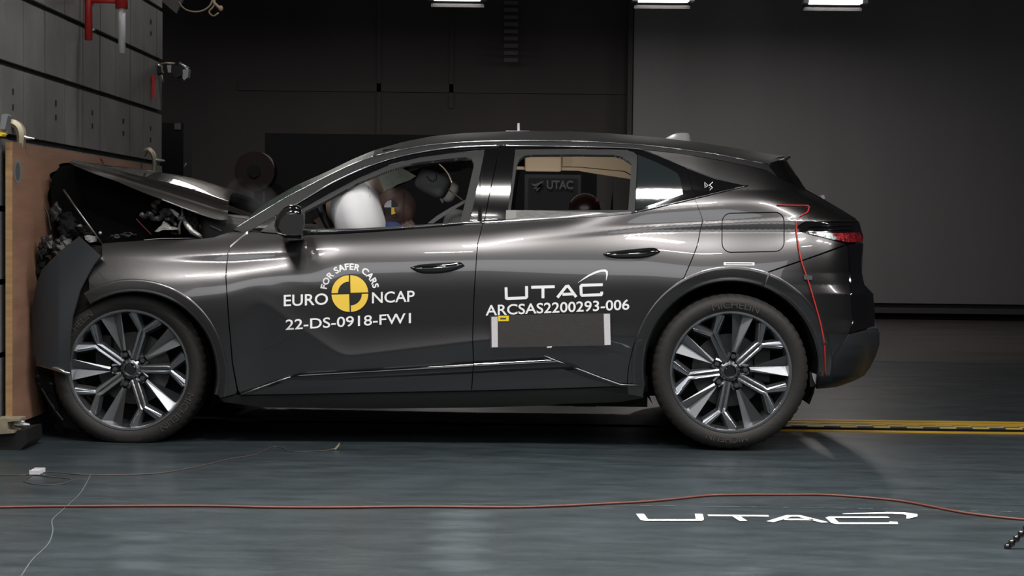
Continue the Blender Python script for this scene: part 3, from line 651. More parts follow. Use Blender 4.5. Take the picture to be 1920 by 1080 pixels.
# mirror
mo = [(514,424),(517,410),(524,398),(533,389),(545,384),(556,384.5),(566,388.5),(568,395),(568.5,420),(568,441),(552,442.5),(535,441.5),(519,437)]
g = G(); B = resample(mo, 4); n = len(B); c2 = B.mean(0)
lay = [(1.0, -0.02), (1.02, -0.06), (1.0, -0.11), (0.94, -0.15), (0.80, -0.175), (0.5, -0.185), (0.2, -0.187)]
V = [pt(*(c2 + (p - c2) * s), y) for s, y in lay for p in B]
g.add(V, [(j * n + i, j * n + (i + 1) % n, (j + 1) * n + (i + 1) % n, (j + 1) * n + i) for j in range(len(lay) - 1) for i in range(n)] + [tuple(range((len(lay) - 1) * n, len(lay) * n)), tuple(range(n))[::-1]])
dm = g.out('door_mirror', MT['gloss'], fd, True)
fm = [(530,440),(522,426),(526,412),(536,403),(552,401),(566,402),(567,440)]
g = G(); g.prism([pt(*p, -0.190) for p in fm], (0, 0.02, 0)); g.out('mirror_lower_shell', MT['plastic'], dm)
g = G(); g.prism([pt(*p, -0.03) for p in [(520,438),(566,442),(564,448),(535,447)]], (0, 0.10, 0)); g.out('mirror_foot', MT['gloss'], dm)
# mirror triangle at the pillar foot
panel('mirror_triangle', [(488,434),(520,409),(560,386),(566,392),(566,438),(520,437)], MT['plastic'], fd, off=-0.004, ins=0, rim=0.006)
# fuel flap: a fine groove round a rounded rectangle
def rrect(x0, y0, x1, y1, r, dy=0.0, n=6):
    P = []
    for cx, cy, a0 in ((x1 - r, y0 + r, 90), (x0 + r, y0 + r, 180), (x0 + r, y1 - r, 270), (x1 - r, y1 - r, 0)):
        for i in range(n + 1):
            a = math.radians(a0 + (90 * i / n if a0 != 90 else 90 * i / n - 90)) if a0 != 90 else math.radians(90 * i / n)
            P.append((cx + r * math.cos(a), cy - r * math.sin(a)))
    return P
def roundpoly(x0, y0, x1, y1, r, n=6, sk=0.0):
    P = []
    for cx, cy, a0 in ((x1 - r, y0 + r, 0), (x0 + r, y0 + r, 90), (x0 + r, y1 - r, 180), (x1 - r, y1 - r, 270)):
        P += [(cx + r * math.cos(math.radians(a0 + 90 * i / n)), cy - r * math.sin(math.radians(a0 + 90 * i / n)) + sk * (cx - (x0 + x1) / 2)) for i in range(n + 1)]
    return P
fl = roundpoly(1354, 399, 1470, 472, 17, sk=-0.02)
o_ = roundpoly(1353, 398, 1471, 473, 18, sk=-0.02)
i_ = roundpoly(1354.6, 399.6, 1469.4, 471.4, 16.4, sk=-0.02)
MT['gap'] = mat('panel_gap', (0.003, 0.003, 0.003), 0.9, spec=0.1)
panel('fuel_flap_gap', o_, MT['gap'], qp, holes=[i_], off=-0.0012, ins=0, rim=0, du=30, dv=30, step=4, label='dark groove around the fuel flap')
def line_on(name, pts, wpx, m, parent, off=-0.0015, label=None, Ff=None):
    s = spline(pts, 6); Ff = Ff or F; V = []
    for i, p in enumerate(s):
        a = s[max(i - 1, 0)]; b = s[min(i + 1, len(s) - 1)]; t = (b - a) / (np.linalg.norm(b - a) + 1e-9); nn = np.array([-t[1], t[0]]) * wpx / 2
        for q in (p - nn, p + nn): V.append(pt(q[0], q[1], float(Ff(q[0], q[1])) + off))
    return mk(name, V, [(2 * i, 2 * i + 1, 2 * i + 3, 2 * i + 2) for i in range(len(s) - 1)], m, parent, True, label)
panel('number_sticker', [(1357,491.5),(1414.7,491.8),(1414.7,497.6),(1357,497.2)], MT['white'], qp, off=-0.002, ins=0, rim=0.001, label='small pale sticker strip above the rear wheel')
line_on('sticker_print', [(1361,494.4),(1411,494.7)], 1.2, MT['ring'], qp, -0.0032)
MT['fin'] = mat('fin_grey', (0.38, 0.38, 0.40), 0.3, 0.2, 0.5)
# maker's emblem on the black triangle
g = G()
for a, b in (((1321,341.8),(1328,348)), ((1321,341.8),(1321.6,352)), ((1321.8,352),(1328,348)), ((1330,347.5),(1336.5,341.5)), ((1330,347.5),(1336,351.5)), ((1336,351.5),(1330.5,357)), ((1322,346),(1324.5,349.5))):
    g.tube([pt(*a, float(F(*a)) - 0.006), pt(*b, float(F(*b)) - 0.006)], 0.0016, 6)
g.out('emblem', MT['fin'], qt, False, label='small chrome maker emblem on the black triangle')

# ------------------------------------------------------------------ lettering
def put_text(name, s, x0, x1, base0, base1, cap, m, parent, off=-0.003, bold=0.012, label=None, Ff=None):
    me = text_mesh(s, offset=bold); v = np.array([q.co[:] for q in me.vertices]); Wd = v[:, 0].max(); Ff = Ff or F
    k = (x1 - x0) / Wd; H = 0.70
    px = x0 + v[:, 0] * k; py = base0 + (base1 - base0) * v[:, 0] / Wd - v[:, 1] / H * cap
    P = PT(px, py, Ff(px, py) + off)
    return mk(name, P, [tuple(p.vertices) for p in me.polygons], m, parent, False, label)
def put_arc(name, s, c, r, a0, a1, cap, m, parent, off=-0.003, bold=0.02):
    me = text_mesh(s, offset=bold, spacing=1.08); v = np.array([q.co[:] for q in me.vertices]); Wd = v[:, 0].max()
    a = np.radians(a0 + (a1 - a0) * v[:, 0] / Wd); rr = r + v[:, 1] / 0.70 * cap
    px = c[0] + rr * np.cos(a); py = c[1] - rr * np.sin(a)
    return mk(name, PT(px, py, F(px, py) + off), [tuple(p.vertices) for p in me.polygons], m, parent, False)
WHT = MT['white']
put_text('lettering', 'EURO', 532, 615, 574, 570.6, 21, WHT, fd, bold=0.012, label='white word beside the round emblem')
put_text('lettering', 'NCAP', 697.5, 777.5, 568.5, 565, 20.5, WHT, fd, bold=0.012, label='white word beside the round emblem')
put_text('lettering', '22-DS-0918-FW1', 535.5, 770.5, 618.4, 605.6, 19, WHT, fd, bold=0.010, label='white test number on the front door')
put_arc('lettering', 'FOR SAFER CARS', (656, 550), 44.5, 170, 12, 11.5, WHT, fd, bold=0.035)
def sector(c, r0, r1, a0, a1, off, m, name, parent):
    n = 24; P = []; rings = max(2, int((r1 - r0) / 6) + 1); f = []
    for j in range(rings):
        r = r0 + (r1 - r0) * j / (rings - 1)
        for i in range(n + 1):
            a = math.radians(a0 + (a1 - a0) * i / n - (-1.5)); x = c[0] + r * math.cos(a); y = c[1] - r * math.sin(a)
            P.append(pt(x, y, float(F(x, y)) + off))
    for j in range(rings - 1):
        for i in range(n): k = j * (n + 1) + i; f.append((k, k + 1, k + n + 2, k + n + 1))
    return P, f
EC = (656, 550.3)
g = G(); P, f = sector(EC, 0.1, 36.2, 0, 360, -0.0022, None, '', None); g.add(P, f); em = g.out('round_emblem', MT['vblack'], fd, label='round yellow and black emblem on the front door')
g = G()
for a in (0, 90, 180, 270):
    c = (EC[0] + 1.3 * (1 if a in (0, 270) else -1), EC[1] - 1.3 * (1 if a in (0, 90) else -1))
    r0 = 0.1 if a in (0, 180) else 21
    P, f = sector(c, r0, 33, a, a + 90, -0.0036, None, '', None); g.add(P, f)
g.out('emblem_quarters', MT['yellow'], em)
def strokes(paths, wpx, to3, name, m, parent, label=None, origin=None):
    """flat letters drawn as mitred strokes; to3 maps a traced point to 3D"""
    V = []; f = []
    for path in paths:
        ww = wpx
        if isinstance(path[0], (int, float, tuple)) and len(path[0]) == 3: ww = None
        P = [np.array(p[:2], float) for p in path]; n0 = len(V); L = len(P)
        for i in range(L):
            d0 = P[i] - P[i - 1] if i else P[1] - P[0]; d1 = P[i + 1] - P[i] if i < L - 1 else P[i] - P[i - 1]
            d0 = d0 / np.linalg.norm(d0); d1 = d1 / np.linalg.norm(d1); t = d0 + d1; t = t / np.linalg.norm(t); nn = np.array([-t[1], t[0]])
            k = 1 / max(0.4, nn @ np.array([-d0[1], d0[0]])); wd = (path[i][2] if ww is None else ww) / 2 * k
            V += [P[i] - nn * wd, P[i] + nn * wd]
        f += [(n0 + 2 * i, n0 + 2 * i + 1, n0 + 2 * i + 3, n0 + 2 * i + 2) for i in range(L - 1)]
    return mk(name, [to3(*v) for v in V], f, m, parent, False, label, origin=origin)
z9 = lambda p: tuple([860 + p[0] / 3.176, 460 + p[1] / 3.176] + ([p[2] / 3.176] if len(p) > 2 else []))
def dens(P, n=4):
    o = []
    for a, b in zip(P[:-1], P[1:]):
        for k in range(n): o.append(tuple(np.array(a) + (np.array(b) - np.array(a)) * k / n))
    return o + [tuple(P[-1])]
ut = [dens([(282,250),(284,314),(292,317),(400,312),(405,306),(404,243)]), dens([(432,250),(572,246)]), dens([(502,252),(502,315)]), dens([(588,311),(640,245),(652,243),(700,308)]), dens([(618,292),(690,289)]), dens([(858,234),(734,238),(728,245),(730,292),(736,298),(848,294),(852,288),(851,276)])]
on_rd = lambda x, y: pt(x, y, float(F(x, y)) - 0.003)
strokes([[z9(p) for p in s] for s in ut], 17 / 3.176, on_rd, 'lettering', WHT, rd, 'white wide word on the rear door')
sw = [(710,223,1),(740,202,6),(775,180,10),(815,161,12),(850,151,13),(872,150,14),(882,158,13),(883,178,9),(878,208,2)]
strokes([[z9(p) for p in sw]], None, on_rd, 'swoosh', WHT, rd, 'white swoosh above the word')
put_text('lettering', 'ARCSAS2200293-006', 910.5, 1180, 591.3, 580.3, 19, WHT, rd, bold=0.014, label='white reference number on the rear door')
# reflective plate
g = G(); pl = [(918.5,592),(1145,587.5),(1145.2,647.5),(919,652)]
Fp = lambda x, y: float(F(1030, 620)) - 0.016
g.prism([pt(*p, Fp(*p)) for p in pl], (0, 0.012, 0)); plate = g.out('marker_plate', MT['plate'], rd, label='dark marker plate with two pale strips')
for q in ([(921.4,594),(933,593.8),(933.5,651),(922,651.3)], [(1132,588.5),(1143.5,588.2),(1145,646.5),(1133.5,647)]):
    g = G(); g.prism([pt(*p, Fp(*p) - 0.001) for p in q], (0, 0.0015, 0)); g.out('pale_strip', MT['reflect'], plate)
MT['ylab'] = mat('yellow_label', (0.85, 0.62, 0.02), 0.5)
g = G(); g.prism([pt(*p, Fp(*p) - 0.002) for p in [(934,592.3),(954,592),(954,602),(934,602.4)]], (0, 0.002, 0)); yl = g.out('yellow_label', MT['ylab'], plate)
g = G(); g.prism([pt(*p, Fp(*p) - 0.003) for p in [(938,595.8),(949,595.6),(949,598.5),(938,598.8)]], (0, 0.001, 0)); g.out('bolt', MT['ring'], plate, label='small printed mark')
g = G(); g.prism([pt(*p, Fp(*p) - 0.003) for p in [(1025,650),(1035,649),(1034,652),(1026,652.5)]], (0, 0.006, 0)); g.out('tape_tab', MT['reflect'], plate)

# ------------------------------------------------------------------ roof pieces and rear wire
def solid(name, poly, y0, y1, m, parent, label=None, smooth=False):
    g = G(); g.prism([pt(*p, y0) for p in poly], (0, y1 - y0, 0)); return g.out(name, m, parent, smooth, label)

fin = [(1243,261.5),(1256,254),(1265.6,249.8),(1280,248.6),(1293.7,249.6),(1296.5,264.5)]
g = G(); top = [pt(*p, YC) for p in fin]; V = []
for s, wy in ((-1, 0), (1, 0)): pass
base = [pt(1243, 263, YC), pt(1296.5, 265.5, YC)]
N_ = 10; vs = []
for i in range(N_):
    t = i / (N_ - 1); x = 1243 + (1296.5 - 1243) * t; zt = np.interp(x, [p[0] for p in fin], [p[1] for p in fin]); wd = 0.035 * math.sin(math.pi * (0.1 + 0.55 * t))
    for yy, py in ((-wd, 266), (-wd * 0.35, zt + 1.5), (0, zt), (wd * 0.35, zt + 1.5), (wd, 266)): vs.append(pt(x, py, YC + yy))
g.add(vs, [(i * 5 + k, i * 5 + k + 1, (i + 1) * 5 + k + 1, (i + 1) * 5 + k) for i in range(N_ - 1) for k in range(4)] + [tuple((N_ - 1) * 5 + k for k in range(5))])
MT['fin'] = mat('fin_grey', (0.38, 0.38, 0.40), 0.3, 0.2, 0.5)
g.out('antenna_fin', MT['fin'], car, True)
g = G(); a = pt(949, 247.5, YC); b = pt(993, 248.3, YC); g.box(((a + b) / 2), (b.x - a.x, 0.12, 0.008)); g.tube([pt(972.2, 247.5, YC), pt(972.2, 230.8, YC)], 0.006, 8)
g.out('roof_marker', WHT, car, label='white upright marker stuck on the roof')
g = G(); wp = [(1493,415),(1493,430),(1495,446),(1498,465),(1501,482),(1506,500),(1513,520),(1520,541),(1529,572),(1538,604),(1544.5,636),(1546.5,655),(1547.5,706)]
g.tube([pt(p[0], p[1], float(F(p[0], p[1])) - 0.007) for p in spline(wp, 4)], 0.0032, 6); g.out('red_wire', MT['red'], car, True, label='thin red wire taped down the rear corner')
g = G(); wp = [(1457,384.5),(1490,385),(1514,385.6),(1517,390),(1513.5,398),(1506,402),(1500,406)]
g.tube([pt(p[0], p[1], float(F(p[0], p[1])) - 0.006) for p in spline(wp, 4)], 0.003, 6); g.out('red_wire', MT['red'], car, True, label='short red wire end above the tail lamp')
solid('tape_tab', [(1507,515),(1523,517),(1523,525),(1508,524)], float(F(1515, 520)) - 0.012, float(F(1515, 520)) - 0.004, MT['ring'], car, 'grey tape tab holding the wire')
solid('tape_tab', [(1541,641),(1551,639),(1553,645),(1542,647)], float(F(1546, 642)) - 0.010, float(F(1546, 642)) - 0.004, MT['plastic'], car)
solid('tow_sensor', [(1539,368),(1545,365.5),(1547,372),(1543,374)], 0.7, 0.78, MT['fin'], car, 'small pale knob on the tailgate')
# hanging flap behind the rear wheel
solid('mud_flap', [(1518,697),(1526,700),(1534,702),(1531,712),(1527,724),(1519,726)], 0.07, 0.09, MT['plastic'], car, 'torn dark liner behind the rear wheel')
MT['liner'] = mat('liner_grey', (0.25, 0.26, 0.26), 0.6)
solid('liner_tab', [(1522,699),(1531,702),(1529,720),(1525,712)], 0.06, 0.064, MT['liner'], car)

# ------------------------------------------------------------------ buckled bonnet
E = [(131,306.5),(150,315),(175,325),(198,333),(220,340.5),(243,350.5),(265,359.5),(283,366.5),(303,373.5),(325,382),(350,391.5),(375,400.5),(400,408.5),(416,411.5),(427,410.5)]
Cn = [(150,304.5),(172,306),(195,308.6),(217,310.5),(240,313.5),(265,317),(290,321),(320,326.5),(350,333.5),(372,339),(390,344),(403,348),(415,352),(428,357),(436,362)]
ns = 60
def rsn(L):
    L = np.array(spline(L, 4)); s = np.r_[0, np.cumsum(np.linalg.norm(np.diff(L, axis=0), axis=1))]; t = np.linspace(0, s[-1], ns)
    return np.stack([np.interp(t, s, L[:, 0]), np.interp(t, s, L[:, 1])], 1)
A = rsn(E); B = rsn(Cn); PA = PT(A[:, 0], A[:, 1], np.linspace(0.14, 0.13, ns)); PB = PT(B[:, 0], B[:, 1], np.full(ns, YC)); V = []; nj = 28
yy_ = np.linspace(0, 1, 400); sl = np.interp(yy_, [0, 0.02, 0.05, 0.12, 0.17, 0.20, 0.23, 0.28, 0.55, 0.64, 1.0], [3.4, 3.0, 0.85, 0.62, 0.55, 1.0, 0.292, 0.282, 0.268, 0.19, 0.05])
hh = np.r_[0, np.cumsum((sl[1:] + sl[:-1]) / 2)]; hh /= hh[-1]
tj = np.r_[np.linspace(0, 0.06, 8), np.linspace(0.08, 0.36, 20), np.linspace(0.4, 1, 13)]; nj = len(tj) - 1; PA[:, 2] -= 0
for j in range(2 * nj + 1):
    far = j > nj; t = tj[2 * nj - j] if far else tj[j]
    h = np.interp(t, yy_, hh)
    q = PA * (1 - t) + PB * t; u = np.linspace(0, 1, ns)
    q[:, 2] = PA[:, 2] * (1 - h) + PB[:, 2] * h + 0.004 * np.sin(u * 9 + t * 3) * t * (1 - t) * 4
    if far: q[:, 1] = 2 * YC - q[:, 1]
    V += list(q)
MT['hood'] = mat('bonnet_paint', (0.05, 0.047, 0.045), 0.30, 0.85, 1.0, 0.02)
hood = mk('bonnet', V, [(j * ns + i, j * ns + i + 1, (j + 1) * ns + i + 1, (j + 1) * ns + i) for j in range(2 * nj) for i in range(ns - 1)], MT['hood'], car, True, 'buckled raised bonnet')
# folded front end of the bonnet: drops from the ridge to the barrier
fold = [(131,305.5),(121,305.5),(112,311),(103,320),(96,331),(93,350),(92,372),(95,392),(99,410)]
V = []; nk = 9
for i, p in enumerate(spline(fold, 3)):
    a = pt(p[0], p[1], 0.30 + 0.010 * math.sin(i * 1.7)); zc_ = 0.02 * math.sin(i * 0.9)
    for j in range(nk):
        t = j / (nk - 1); V.append(Vector((a.x + 0.012 * math.sin(j * 1.9 + i), a.y + (2 * YC - 2 * a.y) * t, a.z + zc_ * math.sin(math.pi * t))))
nf = len(V) // nk
mk('bonnet_front', V, [(i * nk + j, i * nk + j + 1, (i + 1) * nk + j + 1, (i + 1) * nk + j) for i in range(nf - 1) for j in range(nk - 1)], MT['gloss'], hood, True, 'folded front edge of the bonnet')
# dark frame under the bonnet
g = G(); und = [(131,309),(200,337),(265,366),(325,386),(400,412),(425,414),(440,432),(430,447),(190,456),(150,446),(110,440),(99,412),(95,360),(97,332),(112,312)]
g.prism([pt(*p, 0.30) for p in und], (0, 1.2, 0)); eb = g.out('engine_bay', MT['bay'], car, label='dark crushed engine bay under the raised bonnet')
g = G(); g.tube([pt(119, 356, 0.22), pt(191, 457, 0.17)], 0.0055, 8); g.out('bonnet_stay', MT['satin'], car, True, label='grey bonnet stay rod leaning across the engine bay')
# hinge rim line along the bonnet edge
g = G(); g.tube([pt(p[0], p[1] + 0.6, 0.135) for p in spline(E[8:], 4)], 0.004, 6); g.out('bonnet_edge', MT['satin'], hood, True)

# ------------------------------------------------------------------ torn parts in the engine bay
def lump(name, c, r, y, m, parent, seed, sq=(1, 0.6, 1), label=None, sharp=True):
    rnd = random.Random(seed); g = G(); C0 = pt(*c, y); rr = r / 412.0
    bm = bmesh.new(); bmesh.ops.create_icosphere(bm, subdivisions=3, radius=1.0)
    for v in bm.verts:
        k = 0.85 + 0.22 * math.sin(v.co.x * 4 + seed) * math.cos(v.co.z * 5 + seed * 2) + rnd.uniform(-0.10, 0.10); v.co = Vector((v.co.x * rr * sq[0] * k, v.co.y * rr * sq[1] * k, v.co.z * rr * sq[2] * k)) + C0
    vs = [v.co.copy() for v in bm.verts]; bm.verts.index_update(); fs = [tuple(v.index for v in f_.verts) for f_ in bm.faces]; bm.free()
    return mk(name, vs, fs, m, parent, False, label)
def bent(name, pts, wpx, y, m, parent, th=0.004, seed=1, label=None):
    """a torn sheet strip with ragged edges, bent in depth"""
    rnd = random.Random(seed); s = spline(pts, 4); V = []
    for i, p in enumerate(s):
        a = s[max(i - 1, 0)]; b = s[min(i + 1, len(s) - 1)]; t = (b - a) / (np.linalg.norm(b - a) + 1e-9); nn = np.array([-t[1], t[0]])
        w0 = wpx * rnd.uniform(0.7, 1.25) / 2; yy = y + 0.025 * math.sin(i * 0.9 + seed)
        q0 = p - nn * w0; q1 = p + nn * w0; V += [pt(*q0, yy), pt(*p, yy - 0.012), pt(*q1, yy + 0.006)]
    n = len(s); V2 = [v + Vector((0, th, 0)) for v in V]; f = []
    for i in range(n - 1):
        for k in (0, 1): a = 3 * i + k; f.append((a, a + 1, a + 4, a + 3)); f.append((a + 3 * n, a + 3 + 3 * n, a + 4 + 3 * n, a + 1 + 3 * n))
        for k in (0, 2): a = 3 * i + k; f.append((a, a + 3, a + 3 + 3 * n, a + 3 * n))
    f += [(0, 1, 1 + 3 * n, 3 * n), (1, 2, 2 + 3 * n, 1 + 3 * n)]
    return mk(name, V + V2, f, m, parent, False, label)
MT['redwire'] = mat('red_wire', (0.16, 0.012, 0.012), 0.6)
MT['silver_dark'] = mat('dull_aluminium', (0.22, 0.22, 0.22), 0.45, 0.5, bump=(40, 0.6))
bent('torn_bracket', [(301,372),(296,379),(287,382),(291,392),(288,398)], 8, 0.24, MT['silver_dark'], eb, seed=2, label='pale torn metal bracket')
bent('torn_bracket', [(263,400),(272,406),(280,400),(286,408),(295,410),(304,406)], 9, 0.23, MT['silver'], eb, seed=3, label='pale torn metal bracket')
bent('torn_bracket', [(302,403),(312,397),(322,402),(318,410)], 13, 0.25, MT['silver_dark'], eb, seed=5, label='pale torn metal bracket')
g = G(); g.prism([pt(*p, 0.20) for p in [(290,434),(297,427),(303,422),(306,415),(313,418),(319,424),(333,427),(337,430),(325,431),(305,431),(296,435)]], (0, 0.03, 0)); g.out('torn_bracket', MT['silver'], eb, label='pale broken bracket plate')
g = G(); g.prism([pt(*p, 0.20) for p in [(318,391),(325,393),(336,401),(333,408),(328,404)]], (0, 0.01, 0)); g.out('torn_bracket', MT['silver'], eb)
bent('torn_bracket', [(308,411),(318,412),(326,418),(331,424)], 6, 0.22, MT['silver_dark'], eb, seed=8)
g = G(); g.tube([pt(*p, yy) for p, yy in [((345,412), .2), ((352,424), .18), ((360,434), .18), ((370,440), .18), ((377,444), .18)]], [0.010, 0.013, 0.014, 0.012, 0.008], 10); g.out('silver_pipe', MT['silver'], eb, True, label='bent silver pipe')
g = G(); g.tube([pt(*p, 0.2) for p in [(341,391),(342,402),(340,412),(336,424),(337,440)]], 0.006, 8); g.tube([pt(*p, 0.2) for p in [(334,408),(346,410)]], 0.012, 8); g.out('hinge_arm', MT['silver_dark'], eb, True)
g = G(); g.tube([pt(*p, 0.2) for p in [(270,450),(300,447.5),(340,447),(380,446.5)]], 0.0025, 6); g.out('seal_strip', MT['silver_dark'], eb)
g = G(); g.tube([pt(*p, 0.19) for p in spline([(255,410),(268,424),(284,440)], 4)], 0.0018, 6); g.out('red_wire', MT['redwire'], eb, True)
g = G(); g.tube([pt(*p, 0.2) for p in [(394,423),(405,428),(415,433)]], 0.003, 6); g.out('loose_rod', MT['silver_dark'], eb)
for k, (c, r, y, sq) in enumerate([((352,405),10,.26,(1,.6,1.4)),((365,415),12,.26,(1,.6,1.6)),((380,428),10,.24,(1.2,.6,1)),((330,436),8,.24,(1.6,.6,.8)),((395,436),9,.24,(1.5,.6,.7)),((240,440),9,.26,(2,.6,.7)),((215,444),6,.24,(2,.6,1))]):
    lump('crushed_part', c, r, y, MT['plastic'], eb, k + 3, sq)
# debris between bumper corner and barrier
for k, (c, r, y, sq, m) in enumerate([((88,459),17,.10,(1,.8,1.2),'plastic'),((104,470),15,.12,(1.2,.7,1),'plastic'),((80,500),17,.14,(.9,.8,1.5),'black'),((120,455),13,.14,(1.3,.7,1),'plastic'),((128,430),17,.24,(1.3,.6,1.3),'black'),((104,400),14,.26,(1,.6,1.6),'plastic'),((122,410),16,.28,(1.5,.6,1),'black'),((160,435),12,.24,(1.5,.6,1.2),'black'),((78,470),9,.10,(.8,.8,2),'plastic'),((74,520),11,.16,(.8,.8,2),'black'),
      ((70,585),14,.22,(.6,1,4),'black'),((95,712),18,.12,(1.8,1,1.4),'plastic'),((110,745),17,.10,(1.4,1,2.4),'black'),((120,790),14,.14,(1.4,1,1.8),'black'),((82,740),12,.24,(1,1,3),'black')]):
    lump('crushed_part', c, r, y, MT[m], fb, 40 + k, sq)
g = G()
for q in ([(107,462),(118,458),(122,463),(116,470)], [(118,452),(128,448),(132,456),(124,460)]): g.prism([pt(*p, 0.06) for p in q], (0, 0.02, 0))
g.out('broken_lamp_piece', MT['silver_dark'], fb, label='pale broken lamp fragment')
g = G(); g.prism([pt(*p, 0.10) for p in [(158,442),(166,441),(178,444),(178,453),(168,455),(160,449)]], (0, 0.03, 0)); g.out('broken_lamp_piece', MT['silver'], fb, label='white broken lamp fragment')
g = G(); g.ball(pt(188, 437, 0.14), (0.008, 0.008, 0.008)); g.out('clip', MT['silver'], eb, True)
g = G(); g.prism([pt(*p, 0.2) for p in [(144,424),(150,420),(153,425)]], (0, 0.02, 0)); g.out('clip', MT['silver'], eb)
g = G(); g.tube([pt(*p, 0.08) for p in spline([(83,388),(90,402),(93,420),(96,433)], 3)], 0.004, 6); g.out('loose_wire', MT['plastic'], fb, True)
# lower splash guard behind the bumper
g = G(); g.prism([pt(*p, 0.08) for p in [(70,690),(128,703),(133,740),(142,785),(150,808),(120,800),(98,770),(80,730)]], (0, 0.15, 0)); g.out('splash_guard', MT['black'], fb, label='dark torn splash guard')
g = G(); g.tube([pt(*p, 0.07) for p in [(78,728),(92,752),(108,775),(118,788)]], 0.006, 6); g.out('guard_rib', MT['plastic'], fb)
for k, (x, y) in enumerate([(148,571),(155,575),(164,568),(150,585)]): lump('crushed_part', (x, y), 7, 0.06, MT['plastic'], fb, 80 + k, (1.4, .6, .8))
g = G(); g.prism([pt(*p, 0.03) for p in [(163,568),(172,565),(180,567),(173,572)]], (0, 0.02, 0)); g.out('torn_bracket', MT['silver_dark'], fb)
# ------------------------------------------------------------------ cabin
def rbox(c, d, R=None, bev=0.03, seg=4):
    bm = bmesh.new(); bmesh.ops.create_cube(bm, size=1.0)
    for v in bm.verts: v.co = Vector((v.co.x * d[0], v.co.y * d[1], v.co.z * d[2]))
    bmesh.ops.bevel(bm, geom=bm.edges[:] + bm.verts[:], offset=bev, segments=seg, affect='EDGES', profile=0.6)
    for v in bm.verts: v.co = (R @ v.co if R else v.co) + Vector(c)
    bm.verts.index_update(); r = ([v.co.copy() for v in bm.verts], [tuple(q.index for q in f.verts) for f in bm.faces]); bm.free(); return r
def rotY(a): return Matrix.Rotation(math.radians(a), 3, 'Y')
def seat(px, py, y, lean, m, withhead=True, hy=None, hd=(0.17, 0.26, 0.14), hl=0):
    c = pt(px, py, y); g = G()
    g.add(*rbox((c.x, c.y, c.z - 0.25), (0.16, 0.46, 0.62), rotY(lean), 0.06)); s = g.out('front_seat', m, car, True, label='dark grey front seat')
    return s
s1 = seat(846, 416, 0.50, 12, MT['seat'])
hc = pt(812, 344, 0.50)
g = G(); g.add(*rbox(hc, (0.155, 0.25, 0.115), rotY(28), 0.045)); hr = g.out('headrest', MT['seat'], s1, True, label='tilted headrest')
g = G(); a = pt(812, 352, 0.44); b = pt(830, 380, 0.44); g.tube([a, b], 0.006, 8); a = pt(812, 352, 0.56); b = pt(830, 380, 0.56); g.tube([a, b], 0.006, 8); g.out('headrest_post', MT['satin'], s1)
g = G(); cc = [pt(*p, 0.372) for p in [(800,330),(806,338),(812,340.5),(818,336),(819,326)]]; g.tube(cc, 0.0018, 6); g.out('headrest_seam', MT['black'], hr)
g = G(); g.prism([pt(*p, 0.24) for p in [(801,419),(820,404),(845,389),(873,374),(873,380),(846,396),(822,412),(812,419)]], (0, 0.004, 0)); g.out('seat_belt', MT['belt'], s1, label='grey seat belt webbing')
s2 = s1.copy(); COL.objects.link(s2); s2.parent = car; s2.location = (0.0, 0.80, 0.0); s2['label'] = 'dark grey far front seat'
h2 = hr.copy(); COL.objects.link(h2); h2.parent = s2
g = G(); g.tube([pt(*p, 0.95) for p in spline([(823,307),(832,315),(841,327),(847,342)], 4)], 0.004, 6); g.tube([pt(*p, 0.5) for p in spline([(838,353),(848,361),(858,368),(868,376)], 4)], 0.004, 6); g.out('seat_piping', MT['cast'], s1, True, label='pale piping line')
rs = pt(1235, 460, 0.9); g = G(); g.add(*rbox((rs.x, YC, rs.z - 0.18), (0.18, 1.25, 0.62), rotY(20), 0.06)); g.out('rear_seat', MT['seat'], car, True)
a = pt(520, 470, 0.9); g = G(); g.add(*rbox((a.x, YC, a.z + 0.02), (0.55, 1.40, 0.26), rotY(8), 0.06)); g.out('dashboard', MT['plastic'], car, True)
MT['dash_trim'] = mat('dash_trim', (0.20, 0.15, 0.12), 0.6)
g = G(); g.prism([pt(*p, 0.40) for p in [(588,414),(594,409),(603,406),(610,408),(613,413),(614,428),(598,428),(594,420)]], (0, 0.05, 0)); g.out('column_cowl', MT['dash_trim'], car, label='brownish steering column cowl')
g = G(); g.prism([pt(*p, 0.45) for p in [(572,402),(592,398),(605,404),(596,411),(586,418),(572,420)]], (0, 0.05, 0)); g.out('dash_panel', MT['seal'], car)
# steering wheel ring
c = pt(624, 424, 0.5); g = G(); R = rotY(-28)
g.tube([c + R @ Vector((0.0, 0.185 * math.cos(t), 0.185 * math.sin(t))) for t in np.linspace(0, 2 * math.pi, 33)], 0.015, 10, cap=False); stw = g.out('steering_wheel', MT['plastic'], car, True)
# driver airbag
def bag(name, c, ax, m, parent, tilt, y0, label=None, pw=0.85, seed=0):
    g = G(); C0 = pt(*c, y0); vs = []; nu, nv = 40, 26; R = rotY(tilt)
    for j in range(nv + 1):
        th = math.pi * j / nv
        for i in range(nu):
            ph = 2 * math.pi * i / nu; s = math.sin(th); wob = 1 + 0.018 * math.sin(7 * ph + seed) * s + 0.012 * math.sin(5 * th)
            f = lambda q: math.copysign(abs(q) ** pw, q)
            vs.append(C0 + R @ Vector((ax[0] * f(s * math.cos(ph)) * wob, ax[1] * f(s * math.sin(ph)) * wob, ax[2] * f(math.cos(th)) * wob)))
    g.add(vs, [(j * nu + i, (j + 1) * nu + i, (j + 1) * nu + (i + 1) % nu, j * nu + (i + 1) % nu) for j in range(nv) for i in range(nu)])
    return g.out(name, m, parent, True, label)
ab = bag('airbag', (673, 408), (0.118, 0.25, 0.185), MT['airbag'], car, -16, 0.44, 'inflated white driver airbag', 0.8)
